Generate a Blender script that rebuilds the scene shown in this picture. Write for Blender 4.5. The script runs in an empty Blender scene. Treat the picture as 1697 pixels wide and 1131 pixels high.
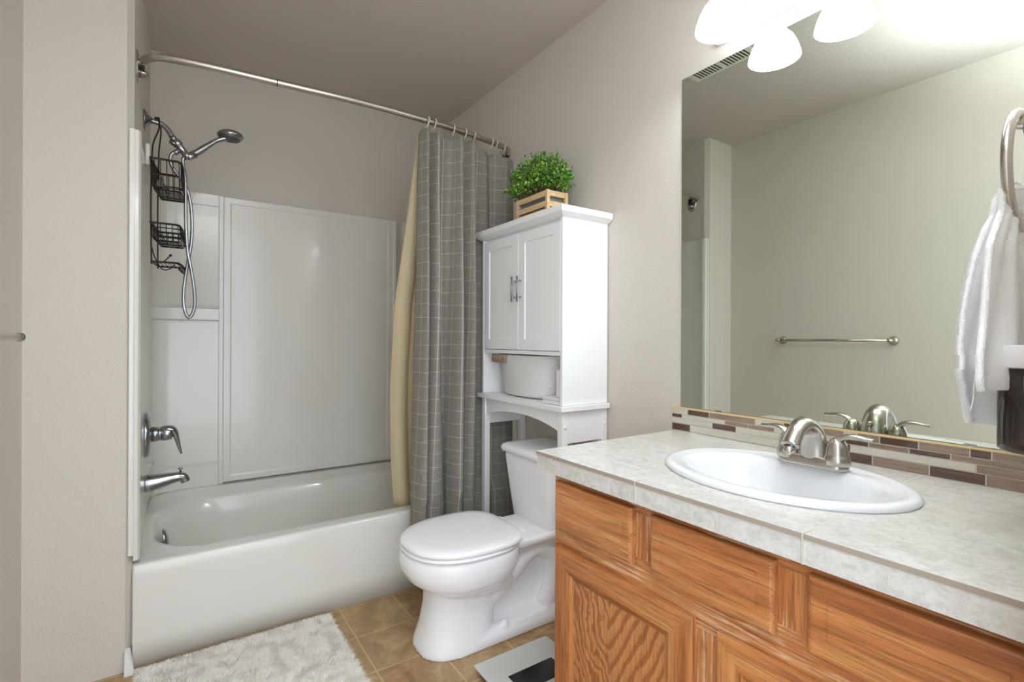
import bpy, bmesh, math, random
from mathutils import Vector, Matrix, noise
random.seed(7)
PI = math.pi
scene = bpy.context.scene
C = scene.collection

# ------------------------------------------------------------------ camera
cam = bpy.data.cameras.new('camera'); camo = bpy.data.objects.new('camera', cam); C.objects.link(camo)
cam.sensor_fit = 'HORIZONTAL'; cam.sensor_width = 36.0
cam.lens = 830.0 / 1697.0 * 36.0
cam.shift_y = -3.2 / 1697.0
cam.clip_start = 0.02; cam.clip_end = 50
th, roll = 0.596, -0.004
camo.location = (0, 0, 1.083)
camo.rotation_mode = 'QUATERNION'
q = Matrix.Rotation(-th, 4, 'Z') @ Matrix.Rotation(PI/2, 4, 'X') @ Matrix.Rotation(-roll, 4, 'Z')
camo.rotation_quaternion = q.to_quaternion()
scene.camera = camo

# ------------------------------------------------------------------ world (daylit hallway beyond the open doorway)
w = bpy.data.worlds.new('world'); scene.world = w; w.use_nodes = True
bg = w.node_tree.nodes['Background']
bg.inputs[0].default_value = (0.84, 0.955, 1.10, 1); bg.inputs[1].default_value = 3.0
scene.view_settings.view_transform = 'Standard'
scene.view_settings.look = 'None'
scene.view_settings.exposure = 0.08
scene.view_settings.gamma = 1.0
scene.view_settings.use_curve_mapping = False
scene.cycles.max_bounces = 12; scene.cycles.diffuse_bounces = 8; scene.cycles.glossy_bounces = 6
scene.cycles.sample_clamp_indirect = 6.0
BULB_W = 2.9          # watts per vanity bulb
# added fill spot near the camera, bounced off the ceiling like a flash
FILL_W = 195.0
fl_ = bpy.data.lights.new('bounce_fill', 'SPOT'); fl_.energy = FILL_W; fl_.spot_size = 2.2; fl_.spot_blend = 1.0; fl_.shadow_soft_size = 0.10; fl_.color = (0.87, 0.98, 1.12)
flo = bpy.data.objects.new('bounce_fill', fl_); C.objects.link(flo); flo.location = (0.30, 0.17, 1.82)
flo.rotation_euler = Vector((-0.02, 0.08, 1.0)).to_track_quat('-Z', 'Y').to_euler()

# ------------------------------------------------------------------ helpers
def srgb(r, g, b):
    f = lambda c: (c/255/12.92) if c/255 <= 0.04045 else ((c/255+0.055)/1.055)**2.4
    return (f(r), f(g), f(b), 1)

def mat(name, col, rough=0.5, metal=0.0, **kw):
    m = bpy.data.materials.new(name); m.use_nodes = True
    b = m.node_tree.nodes['Principled BSDF']
    b.inputs['Base Color'].default_value = col
    b.inputs['Roughness'].default_value = rough
    b.inputs['Metallic'].default_value = metal
    for k, v in kw.items(): b.inputs[k].default_value = v
    return m

class NT:
    def __init__(s, m): s.t = m.node_tree; s.n = s.t.nodes; s.b = s.n['Principled BSDF']
    def node(s, ty, **kw):
        x = s.n.new(ty)
        for k, v in kw.items():
            if k.startswith('i_'):
                key = k[2:].replace('_', ' ')
                x.inputs[key].default_value = v
            else: setattr(x, k, v)
        return x
    def link(s, a, b): s.t.links.new(a, b)
    def coords(s, scale=(1,1,1), loc=(0,0,0), rot=(0,0,0), kind='Object'):
        tc = s.node('ShaderNodeTexCoord'); mp = s.node('ShaderNodeMapping')
        mp.inputs['Scale'].default_value = scale; mp.inputs['Location'].default_value = loc; mp.inputs['Rotation'].default_value = rot
        s.link(tc.outputs[kind], mp.inputs[0]); return mp.outputs[0]
    def noise(s, vec, scale, detail=3, rough=0.5, dist=0):
        x = s.node('ShaderNodeTexNoise'); x.inputs['Scale'].default_value = scale; x.inputs['Detail'].default_value = detail
        x.inputs['Roughness'].default_value = rough; x.inputs['Distortion'].default_value = dist
        s.link(vec, x.inputs['Vector']); return x.outputs['Fac']
    def ramp(s, fac, stops, interp='LINEAR'):
        x = s.node('ShaderNodeValToRGB'); r = x.color_ramp; r.interpolation = interp
        while len(r.elements) < len(stops): r.elements.new(0.5)
        for e, (p, c) in zip(r.elements, stops): e.position = p; e.color = c
        s.link(fac, x.inputs[0]); return x.outputs[0]
    def mix(s, fac, a, b, mode='MIX'):
        x = s.node('ShaderNodeMix', data_type='RGBA', blend_type=mode)
        for sock, v in ((x.inputs[0], fac), (x.inputs[6], a), (x.inputs[7], b)):
            if isinstance(v, (int, float, tuple)): sock.default_value = v
            else: s.link(v, sock)
        return x.outputs[2]
    def bump(s, h, strength=0.2, dist=0.01):
        x = s.node('ShaderNodeBump'); x.inputs['Strength'].default_value = strength; x.inputs['Distance'].default_value = dist
        s.link(h, x.inputs['Height']); s.link(x.outputs[0], s.b.inputs['Normal']); return x
    def color(s, c): s.link(c, s.b.inputs['Base Color'])

def G(v): return (v, v, v, 1)

# ------------------------------------------------------------------ materials
def wall_mat(name, col):
    m = mat(name, col, 0.75); t = NT(m); v = t.coords()
    n = t.noise(v, 140, 2, 0.5); t.bump(n, 0.35, 0.004); return m
M = {}
M['wall'] = wall_mat('greige_paint', srgb(208, 201, 191))
M['ceiling'] = wall_mat('ceiling_paint', srgb(198, 189, 181))
M['white_trim'] = mat('white_trim_paint', srgb(225, 224, 220), 0.4)
M['caulk'] = mat('raw_wood_strip', srgb(226, 200, 148), 0.6)
M['acrylic'] = mat('off_white_acrylic', srgb(226, 224, 216), 0.16)
M['acrylic']. node_tree.nodes['Principled BSDF'].inputs['Coat Weight'].default_value = 0.3
M['ceramic'] = mat('white_ceramic', srgb(248, 249, 250), 0.07)
M['sink'] = mat('sink_ceramic', srgb(234, 235, 237), 0.06)
M['white_paint'] = mat('white_lacquer', srgb(247, 248, 248), 0.32)
M['chrome'] = mat('satin_chrome', srgb(168, 169, 172), 0.18, 1.0)
M['nickel'] = mat('brushed_nickel', srgb(190, 184, 176), 0.27, 1.0)
M['nickel_ring'] = mat('satin_nickel', srgb(205, 198, 190), 0.22, 1.0)
M['bronze'] = mat('oil_rubbed_bronze', srgb(48, 40, 36), 0.4, 0.6)
M['black'] = mat('black_plastic', srgb(14, 13, 13), 0.3)
M['dark_gap'] = mat('dark_recess', srgb(30, 26, 24), 0.8)
M['mirror'] = mat('mirror_glass', srgb(226, 232, 221), 0.0, 1.0)
M['mirror_edge'] = mat('mirror_edge', srgb(120, 128, 122), 0.3)
M['seam'] = mat('brown_seam', srgb(120, 105, 90), 0.7)
M['leather'] = mat('tan_leather', srgb(176, 150, 134), 0.6)
M['screw'] = mat('bronze_rivet', srgb(110, 85, 65), 0.35, 1.0)
M['plastic_ring'] = mat('clear_frosted_plastic', srgb(205, 196, 184), 0.25)
M['rubber'] = mat('grey_rubber', srgb(90, 90, 92), 0.5)
M['jar_dark'] = mat('dark_brown_glass', srgb(26, 18, 16), 0.05)
M['jar_clear'] = mat('smoked_glass', srgb(96, 80, 74), 0.03)
M['jar_clear'].node_tree.nodes['Principled BSDF'].inputs['Transmission Weight'].default_value = 0.8
M['cap_white'] = mat('white_cap', srgb(236, 236, 238), 0.3)
M['scale_glass'] = mat('silver_white_glass', srgb(205, 209, 203), 0.12)
M['scale_black'] = mat('black_glass', srgb(10, 10, 10), 0.05)
M['soil'] = mat('dark_moss', srgb(40, 45, 25), 0.9)
M['window_gap'] = mat('grey_liner', srgb(120, 120, 110), 0.5)

# bulb shades
m = bpy.data.materials.new('lit_opal_glass'); m.use_nodes = True; nt = m.node_tree
nt.nodes.clear(); o = nt.nodes.new('ShaderNodeOutputMaterial'); e = nt.nodes.new('ShaderNodeEmission')
e.inputs[0].default_value = (0.90, 0.975, 1.05, 1); e.inputs[1].default_value = 8.0
nt.links.new(e.outputs[0], o.inputs[0]); M['shade'] = m

# floor vinyl tile
m = mat('tan_vinyl_tile', srgb(180, 145, 100), 0.35); t = NT(m)
v = t.coords(loc=(0.219*4-0.554, 0.219*10-1.812, 0))
br = t.node('ShaderNodeTexBrick', offset=0.0, squash=1.0)
br.inputs['Scale'].default_value = 1.0; br.inputs['Mortar Size'].default_value = 0.0022
br.inputs['Mortar Smooth'].default_value = 0.2; br.inputs['Brick Width'].default_value = 0.219; br.inputs['Row Height'].default_value = 0.219
br.inputs['Color1'].default_value = G(0.1); br.inputs['Color2'].default_value = G(0.9); br.inputs['Mortar'].default_value = G(0)
t.link(v, br.inputs['Vector'])
n1 = t.noise(v, 9, 6, 0.65, 0.8); n2 = t.noise(v, 60, 4, 0.6)
base = t.ramp(n1, [(0.32, srgb(124, 94, 60)), (0.5, srgb(166, 134, 92)), (0.68, srgb(206, 176, 130))])
base = t.mix(0.25, base, t.ramp(n2, [(0.3, srgb(120, 90, 60)), (0.7, srgb(200, 170, 128))]))
tint = t.mix(0.5, base, t.mix(br.outputs['Color'], srgb(150, 115, 76), srgb(196, 166, 122)), 'MIX')
col = t.mix(br.outputs['Fac'], t.mix(0.5, base, tint), srgb(206, 180, 130))
t.color(col); t.bump(n2, 0.08, 0.002)
M['floor'] = m

# stone counter tile
def stone(name, seams=True):
    m = mat(name, srgb(205, 200, 190), 0.22); t = NT(m)
    v = t.coords(); vs = t.coords(scale=(3.2, 1.0, 3.0), rot=(0, 0, 0.5))
    a = t.noise(vs, 6, 8, 0.72, 1.4); b = t.noise(v, 46, 8, 0.8, 0.8); c = t.noise(vs, 1.6, 3, 0.5)
    base = t.ramp(a, [(0.28, srgb(186, 182, 174)), (0.42, srgb(204, 201, 194)), (0.55, srgb(217, 215, 210)), (0.75, srgb(230, 229, 226))])
    base = t.mix(0.5, base, t.ramp(b, [(0.36, srgb(178, 173, 165)), (0.5, srgb(212, 210, 205)), (0.64, srgb(234, 233, 230))]))
    base = t.mix(t.ramp(c, [(0.45, G(0)), (0.7, G(0.4))]), base, srgb(198, 191, 174))
    t.color(base); return m
M['stone'] = stone('beige_stone_tile')
M['grout'] = mat('pale_grout', srgb(208, 202, 188), 0.8)
M['tile_edge'] = mat('unglazed_tile_edge', srgb(166, 153, 140), 0.5)

# mosaic strips
def strip(name, c1, c2, rough=0.08):
    m = mat(name, c1, rough); t = NT(m); v = t.coords(scale=(1, 1.2, 26))
    n = t.noise(v, 9, 3, 0.6, 0.4); t.color(t.ramp(n, [(0.3, c1), (0.7, c2)])); return m
M['strip_light'] = strip('cream_glass_strip', srgb(196, 190, 174), srgb(214, 210, 196))
M['strip_taupe'] = strip('taupe_glass_strip', srgb(128, 108, 92), srgb(160, 140, 124))
M['strip_dark'] = strip('dark_brown_strip', srgb(74, 54, 46), srgb(112, 88, 76))
M['strip_grout'] = mat('white_grout', srgb(214, 206, 192), 0.8)

# oak
def oak(name, axis, cathedral=None, worn=False):
    m = mat(name, srgb(196, 132, 78), 0.38); t = NT(m)
    if axis == 'y': s1, s2, s3 = (28, 1.3, 28), (200, 7, 200), (480, 14, 480)
    else: s1, s2, s3 = (28, 28, 1.3), (200, 200, 7), (480, 480, 14)
    a = t.noise(t.coords(scale=s1), 1, 4, 0.6, 0.6)
    b = t.noise(t.coords(scale=s2), 1.0, 3, 0.65)
    c = t.noise(t.coords(scale=s3), 1.0, 2, 0.6)
    base = t.ramp(a, [(0.30, srgb(158, 92, 50)), (0.48, srgb(188, 120, 68)), (0.70, srgb(212, 150, 94))])
    if cathedral:
        cy = cathedral
        v = t.coords()
        sep = t.node('ShaderNodeSeparateXYZ'); t.link(v, sep.inputs[0])
        nz = t.noise(t.coords(scale=(1, 1.0, 0.7)), 7, 4, 0.6)
        jag = t.noise(t.coords(scale=(1, 1.0, 0.25)), 110, 2, 0.6)
        def mth(op, a_, b_=None):
            x = t.node('ShaderNodeMath', operation=op)
            for i, val in enumerate((a_, b_)):
                if val is None: continue
                if isinstance(val, (int, float)): x.inputs[i].default_value = val
                else: t.link(val, x.inputs[i])
            return x.outputs[0]
        dy = mth('ADD', mth('SUBTRACT', sep.outputs[1], cy), mth('MULTIPLY', mth('SUBTRACT', nz, 0.5), 0.13))
        par = mth('POWER', mth('ABSOLUTE', dy), 1.15)
        ph = mth('SUBTRACT', mth('MULTIPLY', par, 2.6), sep.outputs[2])
        ph = mth('ADD', ph, mth('MULTIPLY', nz, 0.16)); ph = mth('ADD', ph, mth('MULTIPLY', jag, 0.014))
        fr = mth('FRACT', mth('MULTIPLY', ph, 19.0))
        rings = t.ramp(fr, [(0.0, srgb(206, 146, 92)), (0.45, srgb(200, 138, 84)), (0.62, srgb(158, 94, 52)), (0.90, srgb(170, 104, 58)), (0.97, srgb(206, 146, 92))])
        base = t.mix(0.80, base, rings)
    pores = t.ramp(b, [(0.38, G(0.42)), (0.49, G(1))])
    base = t.mix(0.55 if not cathedral else 0.25, base, pores, 'MULTIPLY')
    base = t.mix(0.5, base, t.ramp(c, [(0.38, G(0.5)), (0.5, G(1))]), 'MULTIPLY')
    if worn:
        wn = t.noise(t.coords(scale=tuple(q_*0.75 for q_ in s2)), 1.0, 3, 0.7)
        wide = t.noise(t.coords(), 7, 3, 0.6)
        mask = t.mix(1.0, t.ramp(wn, [(0.52, G(0)), (0.57, G(1))]), t.ramp(wide, [(0.40, G(0)), (0.56, G(0.8))]), 'MULTIPLY')
        base = t.mix(mask, base, srgb(224, 190, 152))
    t.color(base); t.bump(b, 0.15, 0.002); return m
M['oak_h'] = oak('oak_horizontal_grain', 'y')
M['oak_v'] = oak('oak_vertical_grain', 'z')
M['oak_h_worn'] = oak('worn_oak_horizontal', 'y', worn=True)
M['oak_v_worn'] = oak('worn_oak_vertical', 'z', worn=True)
M['oak_panel'] = oak('oak_cathedral_panel', 'z', cathedral=0.24)
M['oak_panel2'] = oak('oak_cathedral_panel_two', 'z', cathedral=-0.25)
M['pine'] = None
m = mat('pale_pine', srgb(222, 190, 148), 0.6); t = NT(m)
a = t.noise(t.coords(scale=(30, 4, 60)), 1.5, 4, 0.6)
t.color(t.ramp(a, [(0.3, srgb(202, 165, 120)), (0.6, srgb(228, 198, 158)), (0.8, srgb(238, 214, 178))])); M['pine'] = m

# shower curtain fabric (grid of pale threads in UV metres)
m = mat('grey_grid_fabric', srgb(128, 122, 114), 0.9); t = NT(m)
uv = t.coords(kind='UV')
br = t.node('ShaderNodeTexBrick', offset=0.0, squash=1.0)
br.inputs['Scale'].default_value = 1.0; br.inputs['Mortar Size'].default_value = 0.0007; br.inputs['Mortar Smooth'].default_value = 0.3
br.inputs['Brick Width'].default_value = 0.058; br.inputs['Row Height'].default_value = 0.058
t.link(uv, br.inputs['Vector'])
sl = t.noise(t.coords(kind='UV', scale=(9, 160, 1)), 2.5, 3, 0.7); sv = t.noise(t.coords(kind='UV', scale=(160, 9, 1)), 2.5, 3, 0.7)
wv = t.mix(0.5, t.ramp(sl, [(0.3, srgb(110, 106, 100)), (0.7, srgb(160, 154, 144))]), t.ramp(sv, [(0.3, srgb(110, 106, 100)), (0.7, srgb(168, 162, 152))]))
t.color(t.mix(br.outputs['Fac'], wv, srgb(212, 207, 195))); t.b.inputs['Specular IOR Level'].default_value = 0.1
M['curtain'] = m
m = mat('cream_liner_vinyl', srgb(228, 216, 184), 0.45); b = m.node_tree.nodes['Principled BSDF']
b.inputs['Transmission Weight'].default_value = 0.0
t = NT(m); out = [n for n in t.n if n.type == 'OUTPUT_MATERIAL'][0]
tr = t.node('ShaderNodeBsdfTranslucent'); tr.inputs[0].default_value = srgb(238, 222, 182)
mx = t.node('ShaderNodeMixShader'); mx.inputs[0].default_value = 0.4
t.link(t.b.outputs[0], mx.inputs[1]); t.link(tr.outputs[0], mx.inputs[2]); t.link(mx.outputs[0], out.inputs[0])
M['liner'] = m

# rug, towel
m = mat('cream_shag', srgb(233, 229, 218), 0.95); M['rug'] = m
m.node_tree.nodes['Principled BSDF'].inputs['Base Color'].default_value = srgb(246, 243, 236)
m = mat('white_terry', srgb(252, 252, 253), 0.95); t = NT(m); t.bump(t.noise(t.coords(), 420, 2, 0.6), 0.6, 0.004); M['towel'] = m
m = mat('white_rope', srgb(236, 236, 234), 0.9); t = NT(m)
wv = t.node('ShaderNodeTexWave', wave_type='BANDS', bands_direction='DIAGONAL'); wv.inputs['Scale'].default_value = 90; wv.inputs['Distortion'].default_value = 2
t.link(t.coords(), wv.inputs['Vector']); t.bump(wv.outputs['Fac'], 0.5, 0.003); M['rope'] = m
# leaves
def leafm(name, c): 
    m = mat(name, c, 0.35); return m
M['leaf1'] = leafm('mid_green_leaf', srgb(88, 150, 46)); M['leaf2'] = leafm('light_green_leaf', srgb(158, 204, 84)); M['leaf3'] = leafm('dark_green_leaf', srgb(46, 98, 36))
M['twig'] = mat('twig', srgb(96, 92, 50), 0.7)
# hose
m = mat('ribbed_hose_metal', srgb(176, 178, 182), 0.25, 1.0); M['hose'] = m

# ------------------------------------------------------------------ mesh builder
class MB:
    def __init__(s): s.v = []; s.f = []; s.mi = []; s.sm = []; s.uv = None
    def add(s, vs, fs, mi=0, smooth=False):
        o = len(s.v); s.v += [tuple(p) for p in vs]
        for f in fs: s.f.append(tuple(i+o for i in f)); s.mi.append(mi); s.sm.append(smooth)
        return s
    def box(s, x0, x1, y0, y1, z0, z1, mi=0, bev=0.0):
        if bev > 0:
            b = bev
            bm = bmesh.new(); bmesh.ops.create_cube(bm, size=1)
            for v in bm.verts: v.co = Vector(((x0+x1)/2+v.co.x*(x1-x0), (y0+y1)/2+v.co.y*(y1-y0), (z0+z1)/2+v.co.z*(z1-z0)))
            bmesh.ops.bevel(bm, geom=bm.edges[:], offset=b, segments=2, profile=0.5, affect='EDGES')
            return s.bm(bm, mi, False)
        vs = [(x0,y0,z0),(x1,y0,z0),(x1,y1,z0),(x0,y1,z0),(x0,y0,z1),(x1,y0,z1),(x1,y1,z1),(x0,y1,z1)]
        return s.add(vs, [(0,3,2,1),(4,5,6,7),(0,1,5,4),(1,2,6,5),(2,3,7,6),(3,0,4,7)], mi)
    def bm(s, bm, mi=0, smooth=True):
        bm.verts.ensure_lookup_table(); bm.verts.index_update()
        s.add([v.co[:] for v in bm.verts], [tuple(v.index for v in f.verts) for f in bm.faces], mi, smooth); bm.free(); return s
    def loft(s, rings, closed=True, cap0=True, cap1=True, mi=0, smooth=True):
        n = len(rings[0]); vs = [p for r in rings for p in r]; fs = []
        for i in range(len(rings)-1):
            for j in range(n if closed else n-1):
                a = i*n+j; b = i*n+(j+1) % n
                fs.append((a, b, b+n, a+n))
        if cap0: fs.append(tuple(range(n))[::-1])
        if cap1: fs.append(tuple(range((len(rings)-1)*n, len(rings)*n)))
        return s.add(vs, fs, mi, smooth)
    def lathe(s, prof, c=(0,0,0), axis='z', n=32, mi=0, sx=1, sy=1, cap0=True, cap1=True, ang=None):
        """prof = [(r, h)...] around axis (a letter or a direction vector) through c"""
        d = {'x': Vector((1,0,0)), 'y': Vector((0,1,0)), 'z': Vector((0,0,1))}.get(axis, None) if isinstance(axis, str) else Vector(axis).normalized()
        up = Vector((0,0,1)) if abs(d.z) < 0.9 else Vector((1,0,0))
        e1 = up.cross(d).normalized() if abs(d.z) < 0.9 else Vector((1,0,0)); e2 = d.cross(e1).normalized()
        if abs(d.z) > 0.9: e2 = Vector((0,1,0))
        c = Vector(c)
        rings = [[c + d*h + e1*(r*sx*math.cos(2*PI*k/n)) + e2*(r*sy*math.sin(2*PI*k/n)) for k in range(n)] for r, h in prof]
        return s.loft(rings, True, cap0, cap1, mi)
    def tube(s, pts, r, n=12, mi=0, caps=True, closed=False, sq=(1,1), up=None):
        pts = [Vector(p) for p in pts]; N = len(pts)
        rs = r if isinstance(r, (list, tuple)) else [r]*N
        tans = []
        for i in range(N):
            a = pts[(i-1) % N] if (closed or i > 0) else pts[i]; b = pts[(i+1) % N] if (closed or i < N-1) else pts[i]
            tans.append((b-a).normalized())
        u = Vector(up) if up else (Vector((0,0,1)) if abs(tans[0].z) < 0.9 else Vector((1,0,0)))
        rings = []
        nrm = (u - tans[0]*u.dot(tans[0])).normalized()
        for i in range(N):
            tt = tans[i]; nrm = (nrm - tt*nrm.dot(tt)).normalized(); bn = tt.cross(nrm)
            rings.append([pts[i] + nrm*(rs[i]*sq[0]*math.cos(2*PI*k/n)) + bn*(rs[i]*sq[1]*math.sin(2*PI*k/n)) for k in range(n)])
        if closed: rings.append(rings[0]); return s.loft(rings, True, False, False, mi)
        return s.loft(rings, True, caps, caps, mi)
    def sphere(s, c, r, mi=0, n=16, sc=(1,1,1)):
        rings = []
        for i in range(1, n):
            a = -PI/2 + PI*i/n
            rings.append([(c[0]+r*sc[0]*math.cos(a)*math.cos(2*PI*k/(2*n)), c[1]+r*sc[1]*math.cos(a)*math.sin(2*PI*k/(2*n)), c[2]+r*sc[2]*math.sin(a)) for k in range(2*n)])
        return s.loft(rings, mi=mi)
    def grid(s, fn, nu, nv, mi=0, smooth=True, uvfn=None):
        vs = [fn(i/(nu-1), j/(nv-1)) for j in range(nv) for i in range(nu)]
        fs = [(j*nu+i, j*nu+i+1, (j+1)*nu+i+1, (j+1)*nu+i) for j in range(nv-1) for i in range(nu-1)]
        if uvfn: s.uv = [uvfn(i/(nu-1), j/(nv-1)) for j in range(nv) for i in range(nu)]
        return s.add(vs, fs, mi, smooth)
    def build(s, name, mats, parent=None, solid=None, sub=0, remesh=None, bevel=None):
        org = wloc(parent) if parent else Vector((0,0,0))
        me = bpy.data.meshes.new(name)
        me.from_pydata([tuple(Vector(p)-org) for p in s.v], [], s.f)
        if not isinstance(mats, (list, tuple)): mats = [mats]
        for m in mats: me.materials.append(m)
        for p, i, sm in zip(me.polygons, s.mi, s.sm): p.material_index = i; p.use_smooth = sm
        if s.uv:
            ul = me.uv_layers.new(name='uv')
            for l in me.loops: ul.data[l.index].uv = s.uv[l.vertex_index]
        bm = bmesh.new(); bm.from_mesh(me); bmesh.ops.recalc_face_normals(bm, faces=bm.faces); bm.to_mesh(me); bm.free()
        o = bpy.data.objects.new(name, me); C.objects.link(o)
        if parent: o.parent = parent
        if bevel:
            d = o.modifiers.new('b', 'BEVEL'); d.width = bevel; d.segments = 2; d.limit_method = 'ANGLE'; d.angle_limit = 0.6
        if remesh:
            d = o.modifiers.new('r', 'REMESH'); d.mode = 'VOXEL'; d.voxel_size = remesh; d.use_smooth_shade = True
            d = o.modifiers.new('s', 'SMOOTH'); d.iterations = 9; d.factor = 0.6
        if solid:
            d = o.modifiers.new('t', 'SOLIDIFY'); d.thickness = solid; d.offset = 0
        if sub:
            d = o.modifiers.new('u', 'SUBSURF'); d.levels = sub; d.render_levels = sub
        return o

def wloc(o):
    p = Vector((0,0,0))
    while o: p += Vector(o.location); o = o.parent
    return p
def tag(o, label=None, cat=None, group=None, kind=None):
    if label: o['label'] = label
    if cat: o['category'] = cat
    if group: o['group'] = group
    if kind: o['kind'] = kind
    return o
def thing(name, label, cat, loc, group=None):
    o = bpy.data.objects.new(name, None); C.objects.link(o); o.location = loc; o.empty_display_size = 0.05
    return tag(o, label, cat, group)
def struct(mb, name, m, **k): return tag(mb.build(name, m, **k), kind='structure')
def copy_tree(o, parent=None):
    c = o.copy(); C.objects.link(c); c.parent = parent
    for ch in list(o.children): copy_tree(ch, c)
    return c
def spline(pts, n=8):
    P = [Vector(p) for p in pts]; out = []
    for i in range(len(P)-1):
        a = P[max(i-1, 0)]; b = P[i]; c = P[i+1]; d = P[min(i+2, len(P)-1)]
        for k in range(n):
            t = k/n
            out.append(0.5*((2*b)+(c-a)*t+(2*a-5*b+4*c-d)*t*t+(3*b-a-3*c+d)*t**3))
    out.append(P[-1]); return out
def interp(xs, ys, x):
    if x <= xs[0]: return ys[0]
    for i in range(len(xs)-1):
        if x <= xs[i+1]:
            t = (x-xs[i])/(xs[i+1]-xs[i]); return ys[i]+(ys[i+1]-ys[i])*t
    return ys[-1]
def rrect(x0, x1, y0, y1, r, z, n=10):
    """rounded rectangle ring, counter-clockwise, 4*(n+1) points; z may be a function of (x, y)"""
    out = []
    for cx, cy, a0 in ((x1-r, y0+r, -PI/2), (x1-r, y1-r, 0), (x0+r, y1-r, PI/2), (x0+r, y0+r, PI)):
        for k in range(n+1):
            a = a0 + PI/2*k/n; x, y = cx+r*math.cos(a), cy+r*math.sin(a)
            out.append((x, y, z(x, y) if callable(z) else z))
    return out
def oval(cx, cy, a, b, z, n=64, p=2.0, front=None, pb=None):
    """superellipse; front = exponent/shape scale for x<cx"""
    out = []
    for k in range(n):
        t = 2*PI*k/n; c, s_ = math.cos(t), math.sin(t)
        rx = a if c > 0 or front is None else front
        e = pb if (pb and c > 0) else p
        out.append((cx+rx*math.copysign(abs(c)**(2/e), c), cy+b*math.copysign(abs(s_)**(2/e), s_), z))
    return out

# ------------------------------------------------------------------ dimensions
W = 1.436; D = 2.91; H = 2.44; XL = -0.368; YW = 2.04
# ------------------------------------------------------------------ room shell
struct(MB().box(XL-0.1, W+0.1, -1.6, D+0.1, -0.06, 0), 'floor', M['floor'])
struct(MB().box(XL-0.1, W+0.1, -0.1, D+0.1, H, H+0.06), 'ceiling', M['ceiling'])
struct(MB().box(W, W+0.1, -0.1, D+0.1, 0, H), 'wall_right', M['wall'])
struct(MB().box(XL-0.1, W, D, D+0.1, 0, H), 'wall_back', M['wall'])
struct(MB().box(XL-0.1, XL, -0.1, YW+0.1, 0, H), 'wall_left', M['wall'])
# wing wall between the main room and the tub alcove; its alcove face is slightly out of square
b = MB(); pts = [(XL-0.1, YW), (-0.1237, YW), (-0.106, YW+0.03), (-0.090, D), (XL-0.1, D)]
b.loft([[(x, y, 0) for x, y in pts], [(x, y, H) for x, y in pts]], smooth=False); struct(b, 'wall_alcove', M['wall'])
struct(MB().box(0.72, W, 0.0, 0.12, 0, H), 'wall_front', M['wall'])
struct(MB().box(XL, 0.72, 0.0, 0.12, 2.1, H), 'wall_header', M['wall'])
struct(MB().box(W-0.012, W, 1.12, 2.03, 0, 0.085, bev=0.003), 'baseboard_right', M['white_trim'])
b = MB(); b.add([(-0.124,YW-0.03,0),(-0.096,YW-0.03,0),(-0.102,YW+0.003,0),(-0.124,YW+0.003,0),(-0.124,YW-0.014,0.07),(-0.118,YW-0.014,0.07),(-0.110,YW+0.003,0.075),(-0.124,YW+0.003,0.075)],
      [(0,3,2,1),(4,5,6,7),(0,1,5,4),(1,2,6,5),(2,3,7,6),(3,0,4,7)]); struct(b, 'trim_1', M['white_trim'])

# ceiling register
v_ = thing('ceiling_vent', 'white slotted air register in the ceiling above the vanity side, seen in the mirror', 'vent', (0.64, 1.48, H))
MB().box(0.585, 0.695, 1.30, 1.63, H-0.006, H-0.0005, bev=0.002).build('frame', mat('vent_white', srgb(226, 228, 216), 0.4), v_)
b = MB()
for y0 in (1.325, 1.475):
    for k in range(8): b.box(0.605, 0.675, y0+k*0.0165, y0+k*0.0165+0.006, H-0.0075, H-0.0062)
b.build('slots', M['dark_gap'], v_)

# ------------------------------------------------------------------ bathtub
tub = thing('bathtub', 'off-white alcove bathtub with plain front apron, under the shower', 'bathtub', (0.66, 2.46, 0))
X0, X1, Y0, Y1 = -0.1065, W-0.002, 2.050, 2.885
def rimz(x, y):
    return 0.335 + 0.022*max(0, min(1, (y-2.74)/0.10))
b = MB()
R = []
R.append(rrect(X0, X1, Y0-0.008, Y1, 0.004, 0.0))
R.append(rrect(X0, X1, Y0-0.007, Y1, 0.006, 0.10))
R.append(rrect(X0, X1, Y0, Y1, 0.008, 0.29))
R.append(rrect(X0, X1, Y0+0.0006, Y1, 0.010, 0.325))
R.append(rrect(X0+0.0006, X1-0.001, Y0+0.0035, Y1, 0.012, 0.3320))
R.append(rrect(X0+0.001, X1-0.002, Y0+0.010, Y1, 0.014, 0.3348))
R.append(rrect(X0+0.002, X1-0.003, Y0+0.022, Y1-0.001, 0.02, lambda x, y: rimz(x, y)))
R.append(rrect(X0+0.016, X1-0.05, Y0+0.050, Y1-0.05, 0.12, lambda x, y: rimz(x, y)))
R.append(rrect(X0+0.030, X1-0.07, Y0+0.070, Y1-0.115, 0.20, 0.3352))
R.append(rrect(X0+0.042, X1-0.08, Y0+0.079, Y1-0.127, 0.22, 0.332))
R.append(rrect(X0+0.052, X1-0.088, Y0+0.088, Y1-0.136, 0.23, 0.320))
R.append(rrect(X0+0.078, X1-0.12, Y0+0.105, Y1-0.150, 0.24, 0.25))
R.append(rrect(X0+0.10, X1-0.19, Y0+0.125, Y1-0.170, 0.22, 0.12))
R.append(rrect(X0+0.13, X1-0.24, Y0+0.150, Y1-0.200, 0.20, 0.07))
R.append(rrect(X0+0.19, X1-0.30, Y0+0.21, Y1-0.26, 0.15, 0.052))
b.loft(R, cap0=True, cap1=True); b.build('tub_shell', M['acrylic'], tub)
b = MB(); b.lathe([(0.034, 0), (0.036, 0.004), (0.030, 0.012), (0.012, 0.017), (0.001, 0.018)], (-0.027, 2.47, 0.262), axis=(1, 0, 0.12), n=28, sx=1, sy=1.25)
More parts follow.
